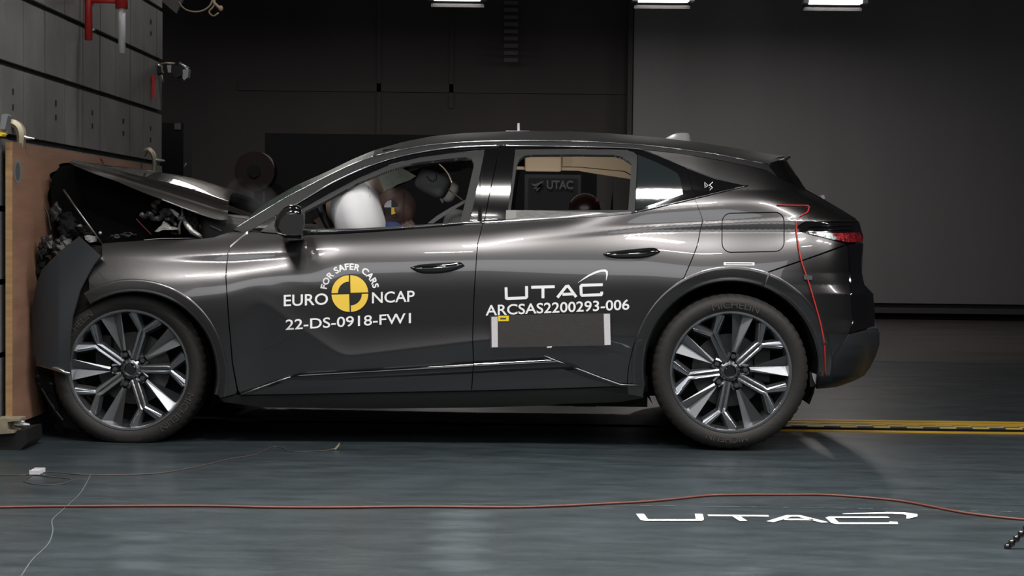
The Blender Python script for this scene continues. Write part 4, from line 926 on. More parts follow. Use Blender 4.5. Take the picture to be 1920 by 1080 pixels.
bag('airbag_shaded_back', (668, 388), (0.135, 0.28, 0.135), MT['airbag_tan'], ab, -20, 0.62, 'rear half of the airbag, its shade painted tan', 0.85, 2)  # shade on the rear half is put into the tan colour
g = G(); g.tube([pt(*p) for p in [(648,360,0.30),(653,380,0.235),(660,402,0.215),(668,428,0.23)]], 0.0018, 6); g.tube([pt(*p) for p in [(690,350,0.34),(693,368,0.27),(691,385,0.235),(685,401,0.225)]], 0.002, 6)
MT['seam'] = mat('seam_thread', (0.16, 0.12, 0.13), 0.8)
g.out('airbag_seam', MT['seam'], ab, True)
bag('curtain_airbag', (699, 352), (0.05, 0.10, 0.11), MT['airbag_tan'], car, -25, 0.72, 'tan airbag cloth beside the dummy')
# pale far side screen/curtain seen through the cabin
MT['haze'] = mat('far_glass', (0.20, 0.235, 0.22), 0.4, noise=(8, 0.6, 1.2, (1, 1, 1)))
g = G(); g.prism([pt(*p, 1.42) for p in [(690,372),(700,330),(722,318),(752,314),(780,330),(768,338),(745,346),(722,360)]], (0, 0.02, 0)); g.out('crazed_screen_piece', MT['haze'], car, label='pale crazed glass piece behind the airbag')
# linings
g = G(); a = pt(985, 300, 1.45); b = pt(1180, 320, 1.45)
g.add(*rbox(((pt(984,308,1.46).x + pt(1053,308,1.46).x) / 2, 1.46, (pt(1000,296,1.46).z + pt(1000,317,1.46).z) / 2), (pt(1053,308,1.46).x - pt(984,308,1.46).x, 0.07, 0.085), None, 0.015)); lin = g.out('roof_lining', MT['beige'], car, True, label='beige lining above the far rear window')
g = G(); g.prism([pt(*p, 1.49) for p in [(966,312),(1085,314),(1170,322),(1184,330),(1184,336),(1120,326),(1085,320),(968,317.5)]], (0, 0.04, 0)); g.out('lining_edge', MT['beige'], lin)
g = G(); g.prism([pt(*p, 1.50) for p in [(1050,292),(1190,292),(1190,330),(1140,322),(1086,316),(1050,315)]], (0, 0.03, 0)); g.out('lining_rear', MT['beige'], lin)
MT['headliner'] = mat('headliner', (0.05, 0.048, 0.045), 0.9)
hl_ = pt(760, 288, .5); hr_ = pt(1260, 288, .5)
g = G(); g.add([Vector((pt(x, 300, .9).x, y, pt(900, zz_, .9).z)) for x, zz_ in ((735, 293), (850, 276), (1000, 272), (1200, 280), (1330, 300)) for y in (0.36, 0.92, 1.48)], [(i * 3 + k, i * 3 + k + 1, i * 3 + k + 4, i * 3 + k + 3) for i in range(4) for k in (0, 1)]); g.out('headliner', MT['headliner'], car)
# far rear trim seen beyond the child dummy
g = G(); g.prism([pt(*p, 1.50) for p in [(1150,325),(1200,330),(1200,400),(1150,400)]], (0, 0.03, 0)); g.out('far_pillar_trim', MT['seal'], car)

# added cabin fill, not a real lamp: brightens the far lining and seats
for px_, e_ in ((1035, 2.6), (830, 1.1)):
    l = bpy.data.lights.new('cabin_fill', 'AREA'); l.size = 0.10; l.energy = e_; l.color = (1, 0.93, 0.84)
    o = bpy.data.objects.new('cabin_fill', l); COL.objects.link(o); p = pt(px_, 425, 0.75); o.location = p; o.rotation_euler = (math.radians(125), 0, 0)
# ------------------------------------------------------------------ crash-test dummies (one continuous remeshed body each)
def remesh_body(name, g, m, parent, vox=0.008, label=None, sm=6):
    me = bpy.data.meshes.new('tmp'); me.from_pydata([tuple(v) for v in g.v], [], g.f); o = bpy.data.objects.new('tmp', me); COL.objects.link(o)
    md = o.modifiers.new('r', 'REMESH'); md.mode = 'VOXEL'; md.voxel_size = vox
    s = o.modifiers.new('s', 'SMOOTH'); s.iterations = sm; s.factor = 0.5
    bpy.context.view_layer.update(); dg = bpy.context.evaluated_depsgraph_get(); e = o.evaluated_get(dg).to_mesh()
    V = [v.co.copy() for v in e.vertices]; Fc = [tuple(p.vertices) for p in e.polygons]; bpy.data.objects.remove(o)
    return mk(name, V, Fc, m, parent, True, label)
hcx = pt(741, 388, 0.50)
d1 = thing('crash_test_dummy', (hcx.x + 0.28, 0.50, 0.42), 'brown-faced crash test dummy in the driver seat leaning into the white airbag', 'dummy')
g = G(); R = rotY(-14)
g.ball(hcx + Vector((0.005, 0, 0.0)), (0.098, 0.076, 0.094), R); g.ball(hcx + Vector((-0.03, 0, -0.055)), (0.062, 0.058, 0.062), R)
g.ball(hcx + Vector((-0.105, 0, -0.025)), (0.018, 0.013, 0.024), R)                      # nose, into the bag
for s in (-1, 1): g.ball(hcx + Vector((0.012, s * 0.076, -0.015)), (0.016, 0.010, 0.028), R)
nb = hcx + Vector((0.045, 0, -0.09))
g.tube([nb, nb + Vector((0.03, 0, -0.07)), nb + Vector((0.05, 0, -0.13))], [0.052, 0.05, 0.056], 16)
ch = nb + Vector((0.09, 0, -0.30))
g.ball(ch, (0.115, 0.19, 0.21), rotY(12)); g.ball(ch + Vector((0.06, 0, -0.24)), (0.13, 0.17, 0.12))
for s in (-1, 1):
    sh = ch + Vector((-0.02, s * 0.185, 0.13)); el = sh + Vector((-0.10, s * 0.02, -0.22)); ha = el + Vector((-0.24, -s * 0.05, 0.06))
    g.tube([sh + Vector((0.02, -s * .03, .02)), sh, (sh + el) / 2, el], [0.05, 0.058, 0.047, 0.040], 12); g.tube([el, (el + ha) / 2, ha], [0.040, 0.036, 0.024], 12)
    g.ball(ha + Vector((-0.04, 0, 0.0)), (0.045, 0.018, 0.035))
    for q in range(4): f0 = ha + Vector((-0.07, 0.004 * s, 0.024 - 0.016 * q)); g.tube([f0, f0 + Vector((-0.03, 0.004 * s, -0.004)), f0 + Vector((-0.045, 0.018 * s, -0.018))], 0.0085, 8)
    g.tube([ha + Vector((-0.03, 0.01 * s, 0.03)), ha + Vector((-0.055, 0.025 * s, 0.045))], 0.009, 8)
    hp = ch + Vector((0.06, s * 0.09, -0.27)); kn = hp + Vector((-0.42, s * 0.04, 0.03)); ft = kn + Vector((-0.16, 0, -0.24))
    g.tube([hp, (hp + kn) / 2, kn], [0.085, 0.072, 0.056], 14); g.tube([kn, (kn + ft) / 2, ft], [0.056, 0.05, 0.035], 12)
    g.ball(ft + Vector((-0.05, 0, -0.0)), (0.10, 0.04, 0.03))
body = remesh_body('body', g, MT['skin'], d1, 0.0085)
g = G(); g.ball(ch, (0.122, 0.197, 0.217), rotY(12), 30, 18); g.ball(nb + Vector((0.05, 0, -0.125)), (0.07, 0.085, 0.05), None, 24, 12); g.ball(pt(735, 425, 0.47), (0.05, 0.06, 0.028), None, 24, 12)
for s in (-1, 1): sh = ch + Vector((-0.02, s * 0.185, 0.13)); el = sh + Vector((-0.10, s * 0.02, -0.22)); g.tube([sh + Vector((0.02, -s * .03, .02)), sh, (sh + el) / 2], [0.057, 0.066, 0.056], 14)
remesh_body('shirt', g, MT['blue'], d1, 0.010)
# head skin seam, target sticker
ys = hcx.y - 0.084
g = G(); g.tube([hcx + Vector((0.048, -0.0755 + 0.030 * abs(t) ** 3, 0.085 * t)) for t in np.linspace(-0.95, 0.8, 12)], 0.0016, 6); g.out('scalp_seam', MT['vblack'], d1, True)
tc_ = pt(733.6, 388.8, ys); r = 0.034
for k, (a0, mm) in enumerate(((0, 'vblack'), (90, 'reflect'), (180, 'vblack'), (270, 'yellow'))):
    g = G(); n = 8; P = [tc_ + Vector((0, 0, 0))]
    for i in range(n + 1):
        a = math.radians(a0 + 90 * i / n); x, z = r * math.cos(a), r * math.sin(a); P.append(tc_ + Vector((x, -0.004 + 6.0 * (x * x + z * z), z)))
    g.add(P, [(0, i, i + 1) for i in range(1, n + 1)]); g.add([p + Vector((0, 0.006, 0)) for p in P], [(0, i, i + 1) for i in range(1, n + 1)])
    g.out('target_quarter', MT[mm], d1, label={'vblack': 'black quarter of the target', 'reflect': 'pale quarter of the target', 'yellow': 'yellow quarter of the target'}[mm])
g = G(); g.tube([pt(739.5, 405.5, ys + 0.018), pt(739.5, 405.5, ys + 0.004)], 0.0052, 12); g.out('bolt_hole', MT['vblack'], d1)
# child dummy in the rear seat: only the top of the dark red head shows
hc2 = pt(1096, 396, 0.62)
d2 = thing('child_dummy', (hc2.x + 0.05, 0.62, 0.45), 'dark red child dummy head showing above the sill of the rear window', 'dummy')
g = G(); g.ball(hc2, (0.080, 0.074, 0.083)); g.ball(hc2 + Vector((-0.02, 0, -0.05)), (0.06, 0.055, 0.055)); g.ball(hc2 + Vector((-0.083, 0, -0.03)), (0.012, 0.01, 0.014))
for s in (-1, 1): g.ball(hc2 + Vector((0.0, s * 0.075, -0.02)), (0.012, 0.008, 0.02))
g.tube([hc2 + Vector((0.01, 0, -0.07)), hc2 + Vector((0.02, 0, -0.15))], 0.036, 14); g.ball(hc2 + Vector((0.03, 0, -0.27)), (0.085, 0.13, 0.14))
for s in (-1, 1):
    a = hc2 + Vector((0.02, s * 0.12, -0.20)); g.tube([a, a + Vector((-0.07, s * 0.01, -0.12)), a + Vector((-0.17, -s * 0.02, -0.13))], [0.034, 0.028, 0.02], 12)
    b = hc2 + Vector((0.02, s * 0.06, -0.40)); g.tube([b, b + Vector((-0.22, 0, 0.03)), b + Vector((-0.26, 0, -0.12))], [0.055, 0.042, 0.03], 12)
g.ball(hc2 + Vector((0.03, 0, -0.39)), (0.10, 0.11, 0.07))
cb = remesh_body('body', g, MT['skin2'], d2, 0.007)
MT['reddot'] = mat('red_marker', (0.8, 0.05, 0.02), 0.4)
g = G(); g.ball(pt(1119.5, 376, 0.585), (0.006, 0.006, 0.008)); g.out('marker_dot', MT['reddot'], d2, True)
g = G(); g.tube([hc2 + Vector((0.08 * math.sin(t), -0.035, 0.085 * math.cos(t))) for t in np.linspace(-1.2, 1.1, 14)], 0.0018, 6); g.out('head_seam', MT['chrome'], d2, True, label='bright seam over the head')
# ------------------------------------------------------------------ hall
def floor_mat():
    m = bpy.data.materials.new('sealed_concrete'); m.use_nodes = True; nt = m.node_tree; b = nt.nodes['Principled BSDF']; L = nt.links
    tc = nt.nodes.new('ShaderNodeTexCoord'); mp = nt.nodes.new('ShaderNodeMapping'); mp.inputs['Scale'].default_value = (0.7, 2.2, 1)
    n1 = nt.nodes.new('ShaderNodeTexNoise'); n1.inputs['Scale'].default_value = 4.5; n1.inputs['Detail'].default_value = 12; n1.inputs['Roughness'].default_value = 0.68
    r1 = nt.nodes.new('ShaderNodeValToRGB'); r1.color_ramp.elements[0].position = 0.3; r1.color_ramp.elements[1].position = 0.72
    r1.color_ramp.elements[0].color = (0.0155, 0.0215, 0.0250, 1); r1.color_ramp.elements[1].color = (0.044, 0.057, 0.065, 1)
    n2 = nt.nodes.new('ShaderNodeTexNoise'); n2.inputs['Scale'].default_value = 0.55; n2.inputs['Detail'].default_value = 3
    mx = nt.nodes.new('ShaderNodeMix'); mx.data_type = 'RGBA'; mx.blend_type = 'MULTIPLY'; mx.inputs[0].default_value = 0.5
    r2 = nt.nodes.new('ShaderNodeValToRGB'); r2.color_ramp.elements[0].color = (0.55, 0.53, 0.5, 1); r2.color_ramp.elements[1].color = (1.2, 1.2, 1.2, 1); r2.color_ramp.elements[0].position = 0.35; r2.color_ramp.elements[1].position = 0.65
    L.new(tc.outputs['Object'], mp.inputs[0]); L.new(mp.outputs[0], n1.inputs['Vector']); L.new(tc.outputs['Object'], n2.inputs['Vector'])
    L.new(n1.outputs['Fac'], r1.inputs[0]); L.new(n2.outputs['Fac'], r2.inputs[0]); L.new(r1.outputs[0], mx.inputs[6]); L.new(r2.outputs[0], mx.inputs[7]); L.new(mx.outputs[2], b.inputs['Base Color'])
    n5 = nt.nodes.new('ShaderNodeTexNoise'); n5.inputs['Scale'].default_value = 38; n5.inputs['Detail'].default_value = 8; n5.inputs['Roughness'].default_value = 0.7
    m5 = nt.nodes.new('ShaderNodeMapRange'); m5.inputs['From Min'].default_value = 0.3; m5.inputs['From Max'].default_value = 0.7; m5.inputs['To Min'].default_value = 0.72; m5.inputs['To Max'].default_value = 1.3
    mx2 = nt.nodes.new('ShaderNodeMix'); mx2.data_type = 'RGBA'; mx2.blend_type = 'MULTIPLY'; mx2.inputs[0].default_value = 1.0
    L.new(mp.outputs[0], n5.inputs['Vector']); L.new(n5.outputs['Fac'], m5.inputs[0]); L.new(mx.outputs[2], mx2.inputs[6]); L.new(m5.outputs[0], mx2.inputs[7]); L.new(mx2.outputs[2], b.inputs['Base Color'])
    n3 = nt.nodes.new('ShaderNodeTexNoise'); n3.inputs['Scale'].default_value = 5; n3.inputs['Detail'].default_value = 5; mr = nt.nodes.new('ShaderNodeMapRange')
    mr.inputs['To Min'].default_value = 0.22; mr.inputs['To Max'].default_value = 0.46
    L.new(mp.outputs[0], n3.inputs['Vector']); L.new(n3.outputs['Fac'], mr.inputs[0]); L.new(mr.outputs[0], b.inputs['Roughness'])
    n4 = nt.nodes.new('ShaderNodeTexNoise'); n4.inputs['Scale'].default_value = 45; bp = nt.nodes.new('ShaderNodeBump'); bp.inputs['Strength'].default_value = 0.06; bp.inputs['Distance'].default_value = 0.01
    L.new(tc.outputs['Object'], n4.inputs['Vector']); L.new(n4.outputs['Fac'], bp.inputs['Height']); L.new(bp.outputs[0], b.inputs['Normal'])
    b.inputs['Specular IOR Level'].default_value = 0.45
    return m
MT['floor'] = floor_mat()
MT['floor2'] = mat('brown_floor', (0.036, 0.034, 0.032), 0.55, noise=(2, 0.7, 1.3, (0.3, 2, 1)), spec=0.3)
def struct(name, g, m): o = g.out(name, m, None); o['kind'] = 'structure'; return o
YB = 10.9; YF = 5.1
def slab(name, x0, x1, y0, y1, z0, z1, m):
    g = G(); g.box(((x0 + x1) / 2, (y0 + y1) / 2, (z0 + z1) / 2), (x1 - x0, y1 - y0, z1 - z0)); return struct(name, g, m)
# floor with the towing slot left open
g = G()
for y0, y1 in ((-9.5, 0.80), (0.90, YF)): g.add([(-9, y0, 0), (9, y0, 0), (9, y1, 0), (-9, y1, 0)], [(0, 1, 2, 3)])
g.add([(-9, .80, 0), (9, .80, 0), (9, .80, -.12), (-9, .80, -.12)], [(0, 1, 2, 3)], 1); g.add([(-9, .90, 0), (9, .90, 0), (9, .90, -.12), (-9, .90, -.12)], [(3, 2, 1, 0)], 1); g.add([(-9, .80, -.12), (9, .80, -.12), (9, .90, -.12), (-9, .90, -.12)], [(0, 1, 2, 3)], 1)
fo = g.out('floor', [MT['floor'], MT['black']], None, origin=(0, 0, 0)); fo['kind'] = 'structure'
g = G(); g.add([(-9, YF, 0.0), (9, YF, 0.0), (9, YB + .3, 0.0), (-9, YB + .3, 0.0)], [(0, 1, 2, 3)]); fo = g.out('floor_back', MT['floor2'], None, origin=(0, YF, 0)); fo['kind'] = 'structure'
slab('wall_back', -9, 9, YB + 0.25, YB + 0.4, 0, 7, MT['darkwall'])
xg = pt(1186, 300, YB - 0.1).x
def greywall():
    zb = pt(1700, 569, YB - 0.1).z
    g = G(); g.box(((xg + 9) / 2, YB, (zb + 7) / 2), (9 - xg, 0.12, 7 - zb)); return struct('wall_right', g, MT['greywall'])
greywall()
MT['cove'] = mat('dark_cove', (0.028, 0.026, 0.026), 0.8)
zb = pt(1700, 569, YB - 0.1).z; zc2 = pt(1700, 588, YB - 0.1).z
g = G(); g.box(((xg + 9) / 2, YB + 0.02, (zb + zc2) / 2 - 0.008), (9 - xg, 0.06, zb - zc2 - 0.016)); struct('baseboard_right', g, MT['cove'])
g = G(); g.box((xg - 0.04, YB - 0.02, 3.2), (0.05, 0.14, 6.2)); struct('trim_1', g, MT['darkwall'])
slab('ceiling', -9, 9, -9.5, YB + .3, 6.4, 6.5, MT['darkwall'])
MT['hallwall'] = mat('hall_wall', (0.012, 0.012, 0.012), 0.9)
slab('wall_front', -9, 9, -9.6, -9.5, 0, 6.4, MT['hallwall'])
# dim relief on the dark back wall: beams and pilasters
for i, (x0, x1, y0_, y1_) in enumerate([(440, 1180, 158, 166), (700, 712, 0, 480), (840, 850, 0, 200)]):
    a = pt(x0, y1_, YB); b = pt(x1, y0_, YB); g = G(); g.box(((a.x + b.x) / 2, YB + 0.24, (a.z + b.z) / 2), (b.x - a.x, 0.03, abs(b.z - a.z))); struct('trim_%d' % (i + 2), g, MT['darkwall'])
# ------------------------------------------------------------------ barrier block, steel-grey planks with slots
XW = -2.30; yj0 = 2.79; sp = 0.3165
rows = [z for z in (0.085, 0.405, 0.725, 1.045, 1.362, 1.680, 1.998, 2.316, 2.634, 2.95)]
MT['slot'] = mat('slot_dark', (0.006, 0.006, 0.006), 0.8)
g = G(); g.box((XW - 1.02, (yj0 - 3.2) / 2 - .0, 1.7), (2.0, yj0 + 3.2 - 0.06, 3.4))
bs = struct('wall_left_core', g, MT['slot']); bs.name = 'wall_left'; ORG['wall_left'] = Vector(bs.location)
g = G()
ys_ = [yj0 - 0.155 - sp * k for k in range(20)]; ys_ = [yj0] + ys_
zr = [0.0] + rows + [3.3]
rnd = random.Random(3)
for i in range(len(ys_) - 1):
    for j in range(len(zr) - 1):
        y1_, y0_ = ys_[i] - 0.0055, ys_[i + 1] + 0.0055; z0 = zr[j] + (0.013 if j else 0); z1 = zr[j + 1] - 0.013
        dx = rnd.uniform(-0.002, 0.002)
        g.box((XW - 0.05 + dx, (y0_ + y1_) / 2, (z0 + z1) / 2), (0.10, y1_ - y0_, z1 - z0))
# end face of the block
for j in range(len(zr) - 1):
    z0 = zr[j] + (0.013 if j else 0); z1 = zr[j + 1] - 0.013; g.box((XW - 1.1, yj0 - 0.02, (z0 + z1) / 2), (1.98, 0.05, z1 - z0))
bo = g.out('barrier_plates', MT['steel_plate'], bs)
# bolt holes in the plates
g = G()
for k, yy in enumerate([ys_[i] for i in range(1, 14, 2)]):
    for zc_ in (1.53, 2.17):
        for dz in (0.035, -0.035): c = Vector((XW + 0.001, yy - sp / 2 + 0.01, zc_ + dz)); g.box(c, (0.006, 0.016, 0.026))
bh = g.out('bolt_slots', MT['slot'], bs)
# ------------------------------------------------------------------ plywood face
ply = thing('plywood_panel', (-2.264, 1.0, 0.02), 'reddish-brown plywood panel clamped upright on the front of the grey barrier block', 'panel')
zt = 1.335
g = G(); g.box((-2.263, 1.0, (zt + 0.10) / 2), (0.026, 2.4, zt - 0.10)); g.out('board', MT['wood'], ply)
g = G(); g.box((-2.263, -0.203, (zt + 0.10) / 2), (0.028, 0.008, zt - 0.10)); g.out('cut_edge', MT['wood_edge'], ply, label='pale cut edge of the plywood')
# oval sticker
g = G(); c = onx(33.5, 321.5, -2.249); P = []
for i in range(24):
    t = 2 * math.pi * i / 24; P.append(onx(33.5 + 6.8 * math.cos(t), 321.5 + 22 * math.sin(t), -2.249))
g.add(P, [tuple(range(24))]); st = g.out('oval_sticker', mat('sticker_ring', (0.16, 0.19, 0.19), 0.6), ply, label='oval grey-green sticker')
g = G(); P = [onx(33.5 + 4.8 * math.cos(2 * math.pi * i / 24), 321.5 + 17.5 * math.sin(2 * math.pi * i / 24), -2.2485) for i in range(24)]; g.add(P, [tuple(range(24))]); g.out('sticker_centre', mat('sticker_inner', (0.07, 0.085, 0.085), 0.6), st)
g = G()
for k in range(3): P = [onx(x, y, -2.248) for x, y in ((31, 311 + 7 * k), (36, 310.5 + 7 * k), (36, 314 + 7 * k), (31, 315 + 7 * k))]; g.add(P, [(0, 1, 2, 3)])
g.out('sticker_print', MT['ring'], st)
MT['redmark'] = mat('red_crayon', (0.5, 0.06, 0.05), 0.6)
g = G(); g.tube([onx(188, 296, -2.2485), onx(192, 302, -2.2485), onx(194, 307, -2.2485)], 0.003, 5); g.out('red_mark', MT['redmark'], ply)
# ------------------------------------------------------------------ clamps
def clamp(path, wpx, Y, screw, label):
    P = [pt(*p, Y) for p in spline(path, 4)]; t = thing('bar_clamp', P[-1], label, 'clamp', 'clamps holding the plywood to the barrier')
    V = []; L = len(P); k = (Y + 7) / FPX
    for i, p in enumerate(P):
        a = P[max(i - 1, 0)]; b = P[min(i + 1, L - 1)]; tt_ = (b - a).normalized(); w_ = wpx * k / 2 * (0.55 + 0.45 * math.sin(math.pi * min(1, 0.15 + i / L)))
        nn = Vector((-tt_.z, 0, tt_.x)) * w_
        V += [p - nn + Vector((0, -0.014, 0)), p - nn * 0.1 + Vector((0, -0.024, 0)), p + nn + Vector((0, -0.014, 0)), p + nn + Vector((0, 0.02, 0)), p - nn + Vector((0, 0.02, 0))]
    g = G(); g.add(V, [(i * 5 + q, i * 5 + (q + 1) % 5, (i + 1) * 5 + (q + 1) % 5, (i + 1) * 5 + q) for i in range(L - 1) for q in range(5)] + [(0, 1, 2, 3, 4), tuple((L - 1) * 5 + q for q in (4, 3, 2, 1, 0))])
    g.out('hook', MT['cast'], t)
    g = G(); a, b, c_ = (pt(*p, Y) for p in screw); g.tube([a, b, c_], [5 * k, 3.0 * k, 1.6 * k], 8); g.out('screw', MT['galv'], t)
    return t
clamp([(8,244),(14,235),(24,231),(34,237),(39,248),(40,262),(38,278),(34,291),(30,297)], 15, -0.05, [(41,256),(53,258.5),(65,260)], 'large brass-grey hook clamp at the near top corner of the plywood')
clamp([(268,292),(272,284),(279,281),(286,288),(289,298),(290,310),(289,321)], 9, 2.05, [(291,300),(300,301),(309,301.5)], 'hook clamp at the far top corner of the plywood')
t = thing('clamp_plate', (-2.29, -0.27, 1.40), 'bright bolted bracket beside the near top hook clamp', 'bracket')
def slabx(poly, x, d, name, m, parent): g = G(); g.prism([onx(*p, x) for p in poly], (d, 0, 0)); return g.out(name, m, parent)
g = G(); q = [(0,240),(3,215),(12,213),(15,217),(9,242),(5,243)]; g.prism([pt(*p, -0.28) for p in q], (0, 0.05, 0)); g.out('lug', MT['galv'], t)
g = G(); g.prism([pt(*p, -0.26) for p in [(-6,230),(7,229),(7,252),(-6,252)]], (0, 0.05, 0)); g.out('block', MT['cast'], t)
g = G(); g.prism([pt(*p, -0.29) for p in [(-6,248),(3,248),(5,251),(3,255),(-6,255)]], (0, 0.05, 0)); g.out('yellow_tab', MT['ylab'], t)
t = thing('floor_clamp', (-2.30, -0.28, 0.0), 'galvanised clamp head on a dark foot at the bottom corner of the plywood', 'clamp')
g = G(); q = [(-10,785),(35,785),(35,789),(14,791),(14,806),(26,808),(26,812),(-10,815)]; g.prism([pt(*p, -0.30) for p in q], (0, 0.10, 0)); g.out('clamp_head', MT['cast'], t)
g = G(); g.tube([pt(28, 794, -0.26), pt(45, 796, -0.26), pt(56, 796.5, -0.26)], [0.008, 0.010, 0.005], 8); g.tube([pt(30, 790, -0.26), pt(46, 791, -0.26)], 0.006, 6); g.out('screw', MT['galv'], t)
g = G(); q = [(-10,814),(48,806),(50,830),(40,842),(14,856),(6,861),(-10,861)]; g.prism([pt(*p, -0.27) for p in q], (0, 0.22, 0)); g.out('foot', MT['plastic'], t)
# ------------------------------------------------------------------ red/white pipe frame and camera arm on the barrier
t = thing('pipe_bracket', (-2.2, 0.9, 2.05), 'red tubular bracket with a white pipe hanging in front of the grey barrier', 'bracket')
def tt(pts, r, nm, m, par, Y): g = G(); g.tube([pt(*p, Y) for p in pts], r, 12); return g.out(nm, m, par, True)
tt([(164,-30),(166,10),(166,75)], 0.020, 'red_tube', MT['red'], t, 1.0); tt([(160,2),(235,3)], 0.011, 'red_crossbar', MT['red'], t, 1.0)
tt([(228,-30),(228,16)], 0.032, 'red_sleeve', MT['red'], t, 1.0); tt([(228.5,10),(228.5,100)], 0.0185, 'white_pipe', MT['white_tube'], t, 1.0)
tt([(172,57),(178,54)], 0.008, 'tube_clip', MT['galv'], t, 0.97)
t = thing('camera_arm', tuple(pt(302, 125, 2.75)), 'small jointed arm with a grey head fixed at the edge of the barrier', 'camera arm')
tt([(288,120),(296,123),(302,128)], 0.016, 'joint', MT['galv'], t, 2.7); tt([(296,121),(312,118),(328,119)], 0.006, 'arm', MT['cast'], t, 2.7)
tt([(336,119),(345,124),(353,129)], 0.011, 'arm', MT['galv'], t, 2.7)
for q, m in (([(313,122),(321,122),(321,136),(315,136)], 'galv'), ([(293,122),(301,124),(303,136),(292,141)], 'plastic'), ([(322,122),(342,124),(343,140),(330,146),(322,138)], 'plastic'), ([(342,131),(354,129),(352,145),(345,151),(342,146)], 'galv')):
    g = G(); g.prism([pt(*p, 2.66) for p in q], (0, 0.06, 0)); g.out('head', MT[m], t)
tt([(303,140),(306,154)], 0.005, 'lever', MT['cast'], t, 2.68)
_p = onx(287.5, 161, -2.282); g = G(); g.box(_p, (0.016, 0.022, 0.135)); rs_ = g.out('red_strap', MT['red'], None); tag(rs_, 'short vertical red strap on the barrier under the jointed arm', 'strap')
# cable tray, cable loop and panel at the top left
MT['board'] = mat('grey_board', (0.13, 0.12, 0.12), 0.7)
g = G(); g.prism([pt(*p, 3.2) for p in [(298,-20),(352,-20),(330,25),(303,2)]], (0, 0.03, 0)); o = g.out('hanging_board', MT['board'], None); tag(o, 'grey hanging board at the top edge beside the barrier corner', 'board')
MT['paleline'] = mat('pale_cable', (0.35, 0.26, 0.18), 0.6)
g = G(); g.tube([pt(p[0], p[1], 3.2) for p in spline([(335,4),(345,16),(362,22),(380,20),(394,10),(400,-6)], 5)], 0.006, 6); o = g.out('cable_loop', MT['paleline'], None, True); tag(o, 'pale brown cable loop hanging at the top edge', 'cable')
g = G(); g.tube([pt(p[0], p[1], 3.25) for p in spline([(396,-8),(402,6),(413,16)], 4)], 0.011, 8); g.ball(pt(414, 16, 3.25), (0.016, 0.014, 0.02)); g.tube([pt(p[0], p[1], 3.25) for p in spline([(404,-6),(400,12),(392,22),(400,30),(410,24)], 4)], 0.006, 6)
o = g.out('cable_plug', MT['paleline'], None, True); tag(o, 'bundle of pale plug ends hanging beside the cable loop', 'cable')
# slatted vent on the dark wall
t = thing('wall_vent', tuple(pt(959, 100, 10.9)), 'dim slatted vertical vent on the dark wall above the car roof', 'vent')
MT['slat'] = mat('slat_grey', (0.05, 0.048, 0.05), 0.6)
for k in range(9):
    a = pt(945, 4 + 13.4 * k, 10.85); b = pt(971, 4 + 13.4 * k, 10.85); g = G(); g.box(((a + b) / 2), (b.x - a.x, 0.05, 0.045), Matrix.Rotation(0.5, 3, 'X')); g.out('slat', MT['slat'], t)
# black panel behind the car and dark cabinet beside the barrier
MT['blackpanel'] = mat('black_curtain', (0.010, 0.010, 0.011), 0.9)
a = pt(498, 250, 6.0); b = pt(1120, 250, 6.0); g = G(); g.box(((a.x + b.x) / 2, 6.0, a.z / 2), (b.x - a.x, 0.06, a.z)); o = g.out('black_screen', MT['blackpanel'], None); tag(o, 'wide black screen standing behind the car below roof height', 'screen')
t = thing('control_cabinet', (pt(322, 300, 4.6).x, 4.7, 0), 'tall near-black cabinet standing beyond the barrier edge', 'cabinet')
a = pt(300, 230, 4.6); b = pt(344, 230, 4.6); g = G(); g.box(((a.x + b.x) / 2, 4.75, a.z / 2), (b.x - a.x, 0.3, a.z)); g.out('body', MT['black'], t)
g = G(); g.prism([pt(*p, 4.59) for p in [(327,231),(339,231),(339,243),(327,243)]], (0, 0.01, 0)); g.out('label_plate', MT['ring'], t)
g = G(); g.prism([pt(*p, 4.55) for p in [(344,312),(348,305),(349,308),(346,313)]], (0, 0.02, 0)); g.out('handle', MT['galv'], t)
# dim red hose reel beyond the bonnet
MT['dimred'] = mat('dark_red', (0.015, 0.0035, 0.004), 0.7)
t = thing('hose_reel', (pt(478, 320, 5.6).x, 5.6, 0), 'dim dark red reel on a post behind the raised bonnet', 'reel')
c = pt(480, 322, 5.6); g = G(); g.cyl(c + Vector((0, -0.08, 0)), c + Vector((0, 0.08, 0)), 0.16, 32); g.out('drum', MT['dimred'], t)
g = G(); g.cyl(c + Vector((0, -0.10, 0)), c + Vector((0, -0.085, 0)), 0.05, 20); g.out('hub', MT['blackpanel'], t)
g = G(); g.box((c.x, c.y + 0.12, c.z / 2), (0.06, 0.06, c.z)); g.out('post', MT['blackpanel'], t)
# information board seen through the cabin
t = thing('notice_board', (pt(1036, 340, 5.0).x, 5.0, 0), 'dark framed notice board with grey lettering seen through the rear window', 'sign')
MT['bface'] = mat('board_face', (0.017, 0.017, 0.018), 0.7); MT['bframe'] = mat('board_frame', (0.035, 0.034, 0.034), 0.5); MT['bprint'] = mat('board_print', (0.16, 0.165, 0.17), 0.6)
def at5(x, y): return pt(x, y, 4.93)
a = pt(984, 327, 5.0); b = pt(1088, 420, 5.0); g = G(); g.box(((a.x + b.x) / 2, 5.0, (a.z + b.z) / 2), (b.x - a.x, 0.05, a.z - b.z)); g.out('frame', MT['bframe'], t)
a2 = pt(991, 334, 4.96); b2 = pt(1081, 415, 4.96); g = G(); g.box(((a2.x + b2.x) / 2, 4.965, (a2.z + b2.z) / 2), (b2.x - a2.x, 0.02, a2.z - b2.z)); g.out('face', MT['bface'], t)
g = G(); g.box(((a.x + b.x) / 2, 5.06, a.z / 2), (0.06, 0.05, a.z)); g.box(((a.x + b.x) / 2, 5.06, 0.02), (0.5, 0.4, 0.04)); g.out('stand', MT['bframe'], t)
